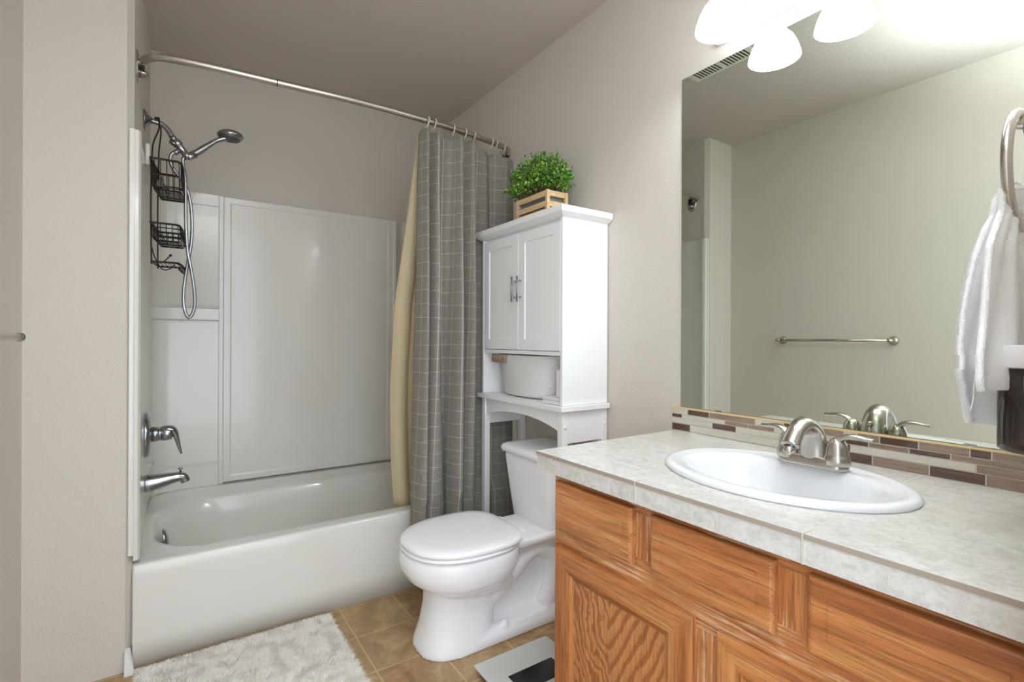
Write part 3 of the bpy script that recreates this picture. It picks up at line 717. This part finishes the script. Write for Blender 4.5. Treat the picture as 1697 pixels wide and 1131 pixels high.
# doors
def door_x(b, y0, y1, z0, z1, x, t):
    prof = [(0, 0), (0, t-0.0015), (0.0015, t), (0.043, t), (0.0465, t-0.004), (0.060, t-0.004)]
    rings = [[(x-p, y0+i, z0+i), (x-p, y1-i, z0+i), (x-p, y1-i, z1-i), (x-p, y0+i, z1-i)] for i, p in prof]
    b.loft(rings, smooth=False)
midy = (CY0+CY1)/2 - 0.002
for (y0, y1, hs) in ((CY0+0.016, midy-0.001, 1), (midy+0.001, CY1-0.016, -1)):
    b = MB(); door_x(b, y0, y1, 1.038, 1.527, CX0+0.017, 0.0165); d_ = b.build('door', WP, cab)
    hy = (midy-0.020) if hs == 1 else (midy+0.020)
    b = MB(); xh = CX0-0.020
    b.tube([(xh, hy, 1.238), (xh, hy, 1.346)], 0.0036, 10)
    for zz in (1.258, 1.326): b.tube([(xh, hy, zz), (CX0+0.001, hy, zz)], 0.0032, 8)
    for zz in (1.238, 1.340): b.lathe([(0.0046, 0), (0.0046, 0.006)], (xh, hy, zz), 'z', 10)
    b.build('handle', M['chrome'], d_)

# basket in the cubby
bas = thing('rope_basket', 'white woven rope basket with leather handle, in the cubby of the white cabinet', 'basket', (1.31, 1.74, 0.833))
b = MB(); rows = 22; rings = []
BCX, BCY = 1.316, 1.768
for i in range(rows*4+1):
    t_ = i/(rows*4); z = 0.836 + 0.178*t_
    ay = 0.174 + 0.050*t_ ; bx = 0.086 + 0.014*t_
    o_ = 0.0016*abs(math.sin(PI*rows*t_))
    if t_ < 0.06: k_ = (0.06-t_)/0.06; ay -= 0.014*k_*k_; bx -= 0.014*k_*k_
    rings.append(oval(BCX, BCY, bx+o_, ay+o_, z, 72, 2.4))
for i in range(10):
    t_ = 1 - i/9*0.9; z = 0.836 + 0.178*t_; rings.append(oval(BCX, BCY, 0.078+0.014*t_, 0.166+0.050*t_, z, 72, 2.4))
b.loft(rings); b.build('woven_body', M['rope'], bas)
b = MB()
hh = [(1.2185, 1.950, 0), (1.2135, 1.925, 0), (1.2115, 1.89, 0), (1.2125, 1.86, 0)]
hh = [(1.245, 1.984, 0), (1.228, 1.970, 0), (1.2165, 1.945, 0), (1.2125, 1.90, 0), (1.2115, 1.83, 0)]
hs = spline(hh, 6)
b.loft([[(p.x-0.002, p.y, z) for p in hs] for z in (0.978, 1.014)] , closed=False, cap0=False, cap1=False)
b.build('leather_handle', M['leather'], bas, solid=0.003)
b = MB()
for yy, xx in ((1.946, 1.2135), (1.855, 1.2090)):
    b = MB(); b.lathe([(0.0045, 0), (0.004, 0.002), (0.001, 0.0026)], (xx, yy, 0.995), (-1, 0, 0), 12); b.build('rivet', M['screw'], bas)
b = MB(); b.box(1.215, 1.275, 1.462, 1.492, 0.8605, 0.967, bev=0.006); tag(b.build('container', M['cap_white']), 'plain white upright container at the right end of the cabinet cubby', 'container')
b = MB(); b.box(1.207, 1.30, 1.458, 1.565, 0.8328, 0.846, bev=0.002); b.box(1.209, 1.298, 1.459, 1.563, 0.847, 0.860, bev=0.002); b.box(1.2085, 1.299, 1.51, 1.514, 0.834, 0.8605)
tag(b.build('storage_box', M['cap_white']), 'flat white box on the cabinet cubby floor beside the basket', 'box')

# ------------------------------------------------------------------ planter and plant
PX0, PX1, PY0, PY1, PZ = 1.236, 1.345, 1.576, 1.795, 1.5792
pl = thing('planter', 'pale slatted wooden planter box with a bushy green plant, on top of the white cabinet', 'potted plant', (1.29, 1.685, PZ))
b = MB(); t_ = 0.008; ZT = 1.684
for x in (PX0, PX1-0.014):
    for y in (PY0, PY1-0.014): b.box(x, x+0.014, y, y+0.014, PZ, ZT, bev=0.001)
for z0, z1 in ((PZ+0.008, PZ+0.030), (1.618, 1.640), (1.660, 1.683)):
    b.box(PX0+0.002, PX0+0.010, PY0+0.014, PY1-0.014, z0, z1, bev=0.001); b.box(PX1-0.010, PX1-0.002, PY0+0.014, PY1-0.014, z0, z1, bev=0.001)
    b.box(PX0+0.014, PX1-0.014, PY0+0.002, PY0+0.010, z0, z1, bev=0.001); b.box(PX0+0.014, PX1-0.014, PY1-0.010, PY1-0.002, z0, z1, bev=0.001)
b.build('wooden_box', M['pine'], pl)
b = MB(); b.box(PX0+0.016, PX1-0.016, PY0+0.016, PY1-0.016, PZ+0.004, 1.668); b.build('inner_pot', M['window_gap'], pl)
b = MB(); st = MB()
BC = Vector((1.290, 1.705, 1.728))
def leaf(b, p, d, s_, mi):
    d = d.normalized(); up = Vector((random.uniform(-1,1), random.uniform(-1,1), random.uniform(-1,1))); sd = d.cross(up).normalized(); nr = sd.cross(d)
    vs = [p, p+d*s_*0.35+sd*s_*0.36+nr*s_*0.08, p+d*s_*0.75+sd*s_*0.33+nr*s_*0.1, p+d*s_*1.05, p+d*s_*0.75-sd*s_*0.33+nr*s_*0.1, p+d*s_*0.35-sd*s_*0.36+nr*s_*0.08, p+d*s_*0.5]
    b.add(vs, [(0,1,6),(1,2,6),(2,3,6),(3,4,6),(4,5,6),(5,0,6)], mi, True)
for i in range(430):
    a = random.uniform(0, 2*PI); el = math.asin(random.uniform(-0.12, 1))
    dr = Vector((math.cos(a)*math.cos(el)*0.118, math.sin(a)*math.cos(el)*0.185, math.sin(el)*0.138))
    L = random.uniform(0.80, 1.06)
    root = Vector((1.29+0.3*dr.x, 1.685+0.5*dr.y, 1.665)); tip = BC + dr*L; tip.z = max(tip.z, 1.672 if abs(tip.x-1.29) < 0.07 and abs(tip.y-1.685) < 0.12 else 1.655)
    if tip.x > W-0.014: tip.x = W-0.014
    mid = (root+tip)/2 + Vector((0, 0, 0.012))
    path = spline([root, mid, tip], 4); st.tube(path, 0.0008, 4)
    for k in range(13):
        f = random.uniform(0.40, 1.0); j = min(int(f*(len(path)-1)), len(path)-2); p = path[j].lerp(path[j+1], random.random())
        d = Vector((random.uniform(-1,1), random.uniform(-1,1), random.uniform(-0.4,1))) + dr*4
        q_ = random.random(); mi = 1 if (q_ < 0.34) else (2 if q_ < 0.56 else 0)
        e_ = p + d.normalized()*0.010
        if e_.x < W-0.004: leaf(b, p, d, random.uniform(0.008, 0.0125), mi)
b.build('foliage', [M['leaf1'], M['leaf2'], M['leaf3']], pl); st.build('stems', M['twig'], pl)

# ------------------------------------------------------------------ vanity
FX = 0.860; VY0, VY1 = 0.122, 1.055
van = thing('vanity_cabinet', 'worn honey oak bathroom vanity cabinet with drawers over panelled doors', 'vanity', (1.15, 0.6, 0))
b = MB(); b.box(FX+0.0195, W-0.010, VY0+0.016, VY1-0.018, 0.10, 0.116); b.build('bottom_panel', M['oak_h'], van)
b = MB(); b.box(W-0.010, W-0.002, VY0, VY1-0.018, 0.0, 0.724); b.build('back_panel', M['oak_h'], van)
b = MB(); b.box(FX+0.0195, W-0.010, VY0, VY0+0.0155, 0.0, 0.724); b.build('end_panel', M['oak_v'], van)
b = MB(); b.box(FX+0.075, FX+0.09, VY0+0.016, VY1-0.018, 0, 0.0995); b.build('toe_kick', M['oak_h'], van)
b = MB(); b.box(FX+0.0195, W-0.002, VY1-0.0175, VY1, 0.0, 0.724); b.build('end_panel', M['oak_v'], van)
b = MB()
zr = [(0.10, 0.125), (0.515, 0.60), (0.695, 0.724)]
for z0, z1 in zr: b.box(FX, FX+0.019, VY0, VY1, z0, z1, mi=0)
for y0, y1 in ((VY1-0.035, VY1), (0.700, 0.790), (0.385, 0.470), (VY0, VY0+0.02)): b.box(FX-0.0002, FX+0.0188, y0, y1, 0.598, 0.697, mi=1)
for y0, y1 in ((VY1-0.035, VY1), (0.545, 0.632), (VY0, VY0+0.02)): b.box(FX-0.0002, FX+0.0188, y0, y1, 0.123, 0.517, mi=1)
b.build('face_frame', [M['oak_h_worn'], M['oak_v_worn']], van)
def wood_panel(b, y0, y1, z0, z1, prof, mh, mv, mc):
    """raised/recessed front facing -X; rails get mh, stiles mv, centre mc"""
    rings = [[(FX-p, y0+i, z0+i), (FX-p, y1-i, z0+i), (FX-p, y1-i, z1-i), (FX-p, y0+i, z1-i)] for i, p in prof]
    for r0, r1 in zip(rings, rings[1:]):
        for j in range(4):
            k = (j+1) % 4; b.add([r0[j], r0[k], r1[k], r1[j]], [(0, 1, 2, 3)], mh if j in (0, 2) else mv)
    b.add(rings[-1], [(0, 1, 2, 3)], mc)
dprof = [(0, 0.0005), (0, 0.012), (0.002, 0.0155), (0.006, 0.0175), (0.010, 0.018), (0.0280, 0.018), (0.0286, 0.0168), (0.0298, 0.0168), (0.0304, 0.0178), (0.04, 0.0180)]
for y0, y1 in ((0.771, 1.038), (0.453, 0.718), (0.132, 0.398)):
    b = MB(); wood_panel(b, y0, y1, 0.581, 0.7075, dprof, 0, 0, 0); b.build('drawer_front', [M['oak_h'], M['oak_v']], van)
kprof = [(0, 0.0005), (0, 0.011), (0.004, 0.016), (0.010, 0.018), (0.052, 0.018), (0.055, 0.016), (0.059, 0.0145), (0.064, 0.009), (0.070, 0.0085)]
for y0, y1, pm in ((0.615, 1.040, 'oak_panel'), (0.132, 0.562, 'oak_panel2')):
    b = MB(); wood_panel(b, y0, y1, 0.112, 0.536, kprof, 0, 1, 2); b.build('door', [M['oak_h'], M['oak_v'], M[pm]], van)

# countertop with sink opening
ctr = thing('countertop', 'beige marbled tile countertop with grout lines on the oak vanity', 'countertop', (1.14, 0.6, 0.725))
SXC, SYC, SA, SB = 1.130, 0.600, 0.262, 0.203      # sink rim ellipse
KX0, KX1, KY0, KY1 = 0.832, W-0.001, 0.121, 1.106
b = MB(); n = 96
def rect_pt(a):
    c, s_ = math.cos(a), math.sin(a); cx, cy = SXC, SYC
    ts = []
    if c > 1e-9: ts.append((KX1-cx)/c)
    if c < -1e-9: ts.append((KX0-cx)/c)
    if s_ > 1e-9: ts.append((KY1-cy)/s_)
    if s_ < -1e-9: ts.append((KY0-cy)/s_)
    t = min(ts); return (cx+t*c, cy+t*s_)
angs = sorted(set([2*PI*k/n for k in range(n)] + [math.atan2(y-SYC, x-SXC) % (2*PI) for x in (KX0, KX1) for y in (KY0, KY1)]))
outer = [rect_pt(a) for a in angs]; inner = [(SXC+(SB-0.03)*math.cos(a), SYC+(SA-0.03)*math.sin(a)) for a in angs]
b.loft([[(x, y, 0.7665) for x, y in inner], [(x, y, 0.775) for x, y in inner], [(x, y, 0.775) for x, y in outer]], cap0=False, cap1=False, smooth=False)
b.loft([[(x, y, 0.775) for x, y in outer], [(x, y, 0.7665) for x, y in outer]], cap0=False, cap1=False, smooth=False, mi=1)
b.loft([[(x, y, 0.7665) for x, y in outer], [(x, y, 0.7665) for x, y in inner]], cap0=False, cap1=False, smooth=False, mi=1)
b.build('tile_top', [M['stone'], M['tile_edge']], ctr)
b = MB(); b.box(KX0+0.002, KX0+0.012, KY0, KY1-0.002, 0.7255, 0.7655); b.box(KX0+0.0125, KX1, KY1-0.012, KY1-0.002, 0.7255, 0.7655)
b.build('edge_tile', M['stone'], ctr)
b = MB()
for yy in (0.40, 0.75):
    b.box(KX0-0.0004, KX0+0.02, yy-0.0014, yy+0.0014, 0.7256, 0.7755)
    # grout lines stop at the sink
    k_ = (yy-SYC)/(SA); xr = SB*math.sqrt(max(0, 1-k_*k_)) 
    b.box(KX0, SXC-xr, yy-0.0014, yy+0.0014, 0.7740, 0.77545)
    b.box(SXC+xr, KX1-0.008, yy+0.02-0.0014, yy+0.02+0.0014, 0.7740, 0.77545)
b.box(1.195-0.0014, 1.195+0.0014, KY0, SYC-SA*0.93, 0.7740, 0.77545); b.box(1.195-0.0014, 1.195+0.0014, SYC+SA*0.93, KY1, 0.7740, 0.77545)
b.box(KX0+0.0015, KX0+0.004, KY0, KY1-0.001, 0.7645, 0.7668)
b.build('grout_line', M['grout'], ctr)

# sink
snk = thing('sink', 'white oval drop-in sink with rolled rim, in the tile countertop', 'sink', (SXC, SYC, 0.775))
b = MB()
def sring(o, z, dx=0.0): return oval(SXC+dx, SYC, SB+o, SA+o, z, 96)
rings = [sring(-0.035, 0.7660), sring(-0.034, 0.7748), sring(-0.001, 0.7756), sring(0.0, 0.779), sring(-0.003, 0.785), sring(-0.010, 0.7890), sring(-0.020, 0.7893), sring(-0.030, 0.7868, -0.001), sring(-0.035, 0.7862, -0.002)]
for a_, b2, z, dx in ((0.214, 0.150, 0.786, -0.012), (0.209, 0.145, 0.7825, -0.012), (0.203, 0.138, 0.772, -0.012), (0.194, 0.130, 0.750, -0.012), (0.178, 0.117, 0.715, -0.010), (0.145, 0.095, 0.680, -0.006), (0.10, 0.065, 0.660, 0.0), (0.045, 0.035, 0.652, 0.0), (0.022, 0.022, 0.650, 0)):
    rings.append(oval(SXC+dx, SYC, b2, a_, z, 96))
b.loft(rings, cap0=False, cap1=True); b.build('basin', M['sink'], snk)
b = MB(); b.lathe([(0.021, 0), (0.021, 0.002), (0.014, 0.003), (0.013, 0.006), (0.001, 0.007)], (SXC, SYC, 0.6505)); b.build('drain', M['chrome'], snk)

# faucet
FYC, FXC = 0.583, 1.258
fau = thing('faucet', 'brushed nickel two-handle faucet at the back of the oval sink', 'faucet', (FXC, FYC, 0.789))
b = MB()
def plate(o, z): return rrect(FXC-0.026+o, FXC+0.026-o, FYC-0.077+o, FYC+0.077-o, 0.0255-o, z)
b.loft([plate(0, 0.7875), plate(0.0, 0.792), plate(0.002, 0.804), plate(0.006, 0.810), plate(0.012, 0.812)])
b.build('base_plate', M['nickel'], fau)
b = MB()
sp_ = spline([(FXC+0.004, FYC, 0.800), (FXC+0.001, FYC, 0.842), (FXC-0.012, FYC, 0.874), (FXC-0.042, FYC, 0.888), (FXC-0.078, FYC, 0.874), (FXC-0.104, FYC, 0.845)], 6)
N = len(sp_)
b.tube(sp_, [0.034-0.015*min(1, i/(N-1)*1.35) for i in range(N)], 24, sq=(0.80, 1.05), up=(-1, 0, 0))
b.lathe([(0.012, 0), (0.0125, 0.014), (0.011, 0.016)], (FXC-0.103, FYC, 0.846), (-0.35, 0, -1), 20)
b.build('spout', M['nickel'], fau)
for sg in (-1, 1):
    yy = FYC + sg*0.054
    b = MB(); b.lathe([(0.0265, 0), (0.0275, 0.002), (0.0250, 0.020), (0.0235, 0.022), (0.0232, 0.025), (0.0225, 0.036), (0.0195, 0.048), (0.0145, 0.057), (0.007, 0.062), (0.001, 0.063)], (FXC, yy, 0.8105-0.012), 'z', 28)
    pth = spline([(FXC, yy-sg*0.004, 0.846), (FXC+0.001, yy+sg*0.012, 0.862), (FXC+0.002, yy+sg*0.034, 0.868), (FXC+0.003, yy+sg*0.056, 0.866), (FXC+0.004, yy+sg*0.070, 0.865)], 6)
    n2 = len(pth); b.tube(pth, [0.0135-0.0065*min(1, i/(n2-1)*1.25) for i in range(n2)], 14, sq=(0.6, 1.15)); b.build('handle', M['nickel'], fau)
b = MB(); b.tube([(FXC+0.030, FYC, 0.79), (FXC+0.030, FYC, 0.852)], 0.0028, 8); b.lathe([(0.004, 0), (0.0065, 0.004), (0.0065, 0.010), (0.003, 0.013)], (FXC+0.030, FYC, 0.850)); b.build('lift_rod', M['nickel'], fau)

# backsplash mosaic
bs = thing('backsplash', 'mosaic backsplash of cream, taupe and brown strips behind the sink', 'backsplash', (1.432, 0.6, 0.775))
BX = 1.4275
b = MB(); b.box(BX+0.001, W-0.0005, KY0, 1.120, 0.7755, 0.8495); b.build('grout_bed', M['strip_grout'], bs)
def px2y(u):     # measured joints, distance along the wall (m) for the far end of the strip
    return u
rowz = [(0.8325, 0.8485), (0.8195, 0.8300), (0.8005, 0.8170), (0.7765, 0.7980)]
r1 = [(1.119, 'l'), (1.056, 'd'), (0.976, 't'), (0.822, 'l'), (0.739, 'd'), (0.664, 't'), (0.586, 'l'), (0.555, 't'), (0.507, 'd'), (0.430, 't'), (0.34, 'd'), (0.305, 't'), (0.20, 'l')]
r2 = [(1.119, 'd'), (1.079, 'l'), (0.920, 't'), (0.844, 't'), (0.765, 'l'), (0.70, 't'), (0.66, 'l'), (0.592, 'd'), (0.530, 't'), (0.448, 'd'), (0.372, 't'), (0.20, 'l')]
r3 = [(1.119, 'l'), (0.964, 'd'), (0.883, 'l'), (0.808, 'l'), (0.742, 't'), (0.650, 'd'), (0.570, 'l'), (0.489, 'l'), (0.410, 'l'), (0.33, 't'), (0.25, 'l')]
r4 = [(1.119, 'd'), (1.047, 'l'), (0.838, 'l'), (0.740, 't'), (0.655, 'd'), (0.522, 't'), (0.410, 'd'), (0.314, 't'), (0.2, 'd')]
mi_ = {'l': 0, 't': 1, 'd': 2}
b = MB()
for row, (z0, z1) in zip((r1, r2, r3, r4), rowz):
    ends = [e[0] for e in row[1:]] + [KY0]
    for (y1, c), y0 in zip(row, ends): b.box(BX-0.0006, BX+0.002, y0+0.0014, y1-0.0014, z0, z1, mi_[c], bev=0.0004)
b.build('mosaic_strips', [M['strip_light'], M['strip_taupe'], M['strip_dark']], bs)
b = MB(); b.box(BX-0.0004, W-0.0005, KY0, 1.1205, 0.8497, 0.8545); b.build('top_ledge', M['caulk'], bs)

# mirror
mir = thing('wall_mirror', 'large frameless wall mirror above the sink and backsplash', 'mirror', (1.433, 0.6, 0.856))
b = MB(); b.box(1.4315, 1.4320, KY0, 1.0855, 0.8565, 1.966); b.build('glass', M['mirror'], mir)
b = MB(); b.box(1.4321, 1.4355, KY0, 1.0870, 0.8560, 1.967); b.build('edge', M['mirror_edge'], mir)
for y0 in (0.935, 0.33):
    b = MB(); b.box(1.4290, 1.4315, y0, y0+0.020, 0.8547, 0.8595); b.build('clip', M['chrome'], mir)

# vanity light
vl = thing('vanity_light', 'four-shade vanity light bar glowing white above the mirror', 'wall light', (1.43, 0.52, 2.06))
b = MB(); b.loft([rrect(1.412, W-0.0005, 0.17, 0.95, 0.008, 2.015), rrect(1.408, W-0.0005, 0.166, 0.954, 0.008, 2.02), rrect(1.408, W-0.0005, 0.166, 0.954, 0.008, 2.095), rrect(1.412, W-0.0005, 0.17, 0.95, 0.008, 2.10)]); b.build('back_plate', M['white_paint'], vl)
for yy in (0.845, 0.645, 0.445, 0.245):
    b = MB(); b.tube(spline([(1.41, yy, 2.06), (1.36, yy, 2.085), (1.315, yy, 2.09), (1.295, yy, 2.065)], 5), 0.008, 12); b.lathe([(0.026, 0), (0.022, 0.016)], (1.295, yy, 2.055)); ar = b.build('arm', M['nickel'], vl)
    b = MB(); pf = [(0.024, 2.056), (0.040, 2.046), (0.055, 2.028), (0.066, 2.004), (0.073, 1.982), (0.0755, 1.970), (0.0735, 1.970), (0.064, 1.996), (0.052, 2.022), (0.036, 2.040), (0.018, 2.046)]
    b.lathe([(r, z-1.9) for r, z in pf], (1.295, yy, 1.9), 'z', 40, cap0=False, cap1=True); b.build('glass_shade', M['shade'], vl)
    L = bpy.data.lights.new('bulb_light', 'POINT'); L.energy = BULB_W; L.shadow_soft_size = 0.022; L.color = (0.91, 0.98, 1.05)
    lo = bpy.data.objects.new('bulb_light', L); C.objects.link(lo); lo.location = (1.295, yy, 1.996)

# towel bar on the left wall
tb = thing('towel_bar', 'brushed nickel towel bar on the left wall, seen whole in the mirror', 'towel bar', (XL, 1.38, 1.08))
b = MB(); b.tube([(XL+0.062, 1.066, 1.083), (XL+0.062, 1.690, 1.083)], 0.0075, 14)
b.build('bar', M['nickel'], tb)
for yy in (1.082, 1.674):
    b = MB(); b.lathe([(0.024, 0), (0.024, 0.004), (0.016, 0.012), (0.009, 0.020), (0.008, 0.062)], (XL+0.0005, yy, 1.083), 'x', 24); b.sphere((XL+0.062, yy, 1.083), 0.0115, n=8); b.build('post', M['nickel'], tb)

# towel ring, towel, wall jar on the stub wall
RC = Vector((1.119, 0.205, 1.353))
tr_ = thing('towel_ring', 'brushed nickel towel ring at the right edge, holding the white towel', 'towel ring', (1.119, 0.12, 1.44))
b = MB(); b.tube([(RC.x+0.089*math.cos(2*PI*k/64), RC.y, RC.z+0.091*math.sin(2*PI*k/64)) for k in range(64)], 0.0072, 16, closed=True, up=(0, 1, 0)); b.build('ring', M['nickel_ring'], tr_)
b = MB(); b.lathe([(0.026, 0), (0.026, 0.005), (0.017, 0.012), (0.010, 0.020), (0.009, 0.085)], (1.119, 0.1205, 1.430), 'y', 24); b.sphere((1.119, 0.205, 1.434), 0.013, n=8); b.build('post', M['nickel_ring'], tr_)
# towel: two hanging layers gathered at the ring
ZT_ = [1.325, 1.300, 1.260, 1.210, 1.118, 1.065, 1.039, 1.000, 0.962, 0.936]
XT_ = [1.135, 1.103, 1.052, 1.020, 0.995, 0.982, 0.975, 1.000, 1.025, 1.055]
def towel_layer(front):
    b = MB()
    def f(u, v):
        zb = 0.948 if front else 1.015
        z = 1.268 + (0 if v > 0.12 else 0)
        # v 0..0.12 passes over the ring, then hangs
        if v < 0.12:
            a = v/0.12; zz = 1.276 + 0.012*(1-a); dy = (0.012 if front else -0.012)*a
            xl_, xr_ = 1.072, 1.185
            lift = 0.030*math.cos(PI*(u-0.5))*0 + 0.040*abs(2*u-1)**1.6
            return (xl_+(xr_-xl_)*u, RC.y+dy, zz+lift*(1) )
        a = (v-0.12)/0.88
        zt = 1.276 + 0.040*abs(2*u-1)**1.6*(1-a)
        z = zt + (zb-1.276)*a
        if front: z += -0.018*math.sin(PI*u)*a*0.3 + 0.012*(0.5-u)*a
        xl_ = interp(ZT_[::-1], XT_[::-1], min(z, 1.28)) if front else interp([0.9, 1.03, 1.06, 1.12, 1.22, 1.28], [0.945, 0.880, 0.885, 0.92, 0.965, 1.035], z)
        k = 1-a
        xr_ = 1.185 + 0.125*min(1, a*1.6)
        base = RC.y + (0.014 + 0.016*min(1, a*2) if front else -0.012-0.012*a)
        if not front: base = RC.y + 0.004 - 0.014*a
        fd = 0.011*math.sin(2*PI*2.6*u+0.6+a*0.5)*(0.4+min(1, a*1.5)) + 0.004*math.sin(2*PI*6*u+5*a)
        band = 0.0025 if front and 0.70 < a < 0.76 else 0
        return (xl_+(xr_-xl_)*u, base + (fd if front else fd*0.5) - band, z)
    b.grid(f, 90, 90); return b, f
tw = thing('hand_towel', 'white terry hand towel hanging from the towel ring at the right edge', 'towel', (1.10, 0.205, 1.27))
fz = MB()
for fr in (True, False):
    b, f = towel_layer(fr); b.build('front_fold' if fr else 'back_fold', M['towel'], tw, solid=0.009, sub=1)
    for i in range(16000 if fr else 5000):
        u, v = random.random(), random.random()
        if random.random() < 0.25: u = random.choice((0.0, 0.01, 0.02))*random.random()
        p = Vector(f(u, v)); side = random.choice((-1, 1)) if not fr else (1 if random.random() < 0.6 else -1)
        p.y += side*0.0045; d = Vector((random.uniform(-1, 1), side*random.uniform(0.2, 1), random.uniform(-1, 0.6))).normalized()
        if u < 0.03: d = (d + Vector((-1.5, 0, 0))).normalized(); p.y -= side*0.003*random.random()
        s_ = random.uniform(0.002, 0.0042); sd = d.cross(Vector((0.3, 0.2, 0.9))).normalized()*0.0005
        fz.add([p+sd, p-sd, p+d*s_], [(0, 1, 2)])
tag(fz.build('terry_pile', M['towel'], tw), kind='stuff')
b = MB(); b.tube(spline([(0.905, 0.21, 1.035), (0.902, 0.211, 1.020), (0.905, 0.212, 1.008), (0.899, 0.212, 0.996), (0.894, 0.213, 0.988)], 4), 0.0006, 5); b.build('loose_thread', M['towel'], tw)

JX, JY, JR = 0.982, 0.167, 0.037
jar = thing('wall_tumbler', 'dark brown glass tumbler with white top, at the right edge in front of the towel', 'tumbler', (JX, 0.12, 0.94))
b = MB(); b.lathe([(0.001, 0.946), (0.028, 0.946), (0.0305, 0.945), (0.031, 1.0445), (0.001, 1.0445)], (JX, JY, 0), 'z', 40); b.build('dark_fill', M['jar_dark'], jar)
b = MB(); b.lathe([(0.001, 0.929), (0.032, 0.929), (0.037, 0.933), (JR, 0.941), (JR, 1.0455), (0.0345, 1.0455), (0.0340, 0.945), (0.001, 0.945)], (JX, JY, 0), 'z', 48); b.build('glass_body', M['jar_clear'], jar)
b = MB(); b.lathe([(0.001, 1.046), (0.0385, 1.046), (0.0395, 1.048), (0.0395, 1.0755), (0.038, 1.0775), (0.001, 1.0775)], (JX, JY, 0), 'z', 48); b.build('cap', M['cap_white'], jar)
b = MB(); b.box(JX-0.012, JX+0.012, 0.1202, 0.1295, 0.985, 1.03, bev=0.002); b.build('wall_bracket', M['nickel'], jar)

# ------------------------------------------------------------------ bath mat
mt = thing('bath_mat', 'cream shaggy bath mat on the floor against the tub apron', 'bath mat', (0.2, 1.75, 0))
b = MB(); b.loft([rrect(-0.100, 0.505, 1.42, 2.015, 0.02, 0.0005), rrect(-0.100, 0.505, 1.42, 2.015, 0.02, 0.010)]); b.build('backing', M['rug'], mt)
b = MB()
for i in range(60000):
    x = random.uniform(-0.100, 0.508); y = random.uniform(1.45, 2.016)
    cl = noise.noise(Vector((x*22, y*22, 0)))
    a = cl*5 + random.uniform(-1.6, 1.6); ln = random.uniform(0.009, 0.013)*(1+0.12*noise.noise(Vector((x*9, y*9, 3))))
    dx, dy = 0.006*math.cos(a), 0.006*math.sin(a)
    if x > 0.49: dx += random.uniform(0, 0.010); ln *= 0.7
    if x < -0.094: dx = abs(dx)
    if y > 2.005: dy = -abs(dy)
    wv_ = 0.0010; sa = random.uniform(0, PI); sx, sy = wv_*math.cos(sa), wv_*math.sin(sa)
    z0 = 0.007
    b.add([(x-sx, y-sy, z0), (x+sx, y+sy, z0), (x+dx*0.5+sx*0.8, y+dy*0.5+sy*0.8, z0+ln*0.7), (x+dx*0.5-sx*0.8, y+dy*0.5-sy*0.8, z0+ln*0.7), (x+dx*1.3, y+dy*1.3, z0+ln)], [(0, 1, 2, 3), (3, 2, 4)], 0, True)
tag(b.build('shag_pile', M['rug'], mt), kind='stuff')

# bathroom scale
sc_ = thing('bathroom_scale', 'flat white glass bathroom scale with black panel on the floor by the vanity', 'scale', (0.96, 1.27, 0))
b = MB(); b.loft([rrect(0.812, 1.105, 1.112, 1.408, 0.008, 0.018), rrect(0.810, 1.107, 1.110, 1.410, 0.010, 0.019), rrect(0.810, 1.107, 1.110, 1.410, 0.010, 0.0245), rrect(0.812, 1.105, 1.112, 1.408, 0.009, 0.0255)]); b.build('glass_top', M['scale_glass'], sc_)
b = MB(); b.box(0.873, 1.045, 1.218, 1.302, 0.0252, 0.0262); b.build('black_panel', M['scale_black'], sc_)
b = MB()
for x in (0.84, 1.077):
    for y in (1.14, 1.38): b.lathe([(0.018, 0), (0.018, 0.018)], (x, y, 0.0002), 'z', 20)
b.box(0.88, 1.04, 1.15, 1.37, 0.004, 0.018); b.build('foot', M['rubber'], sc_)
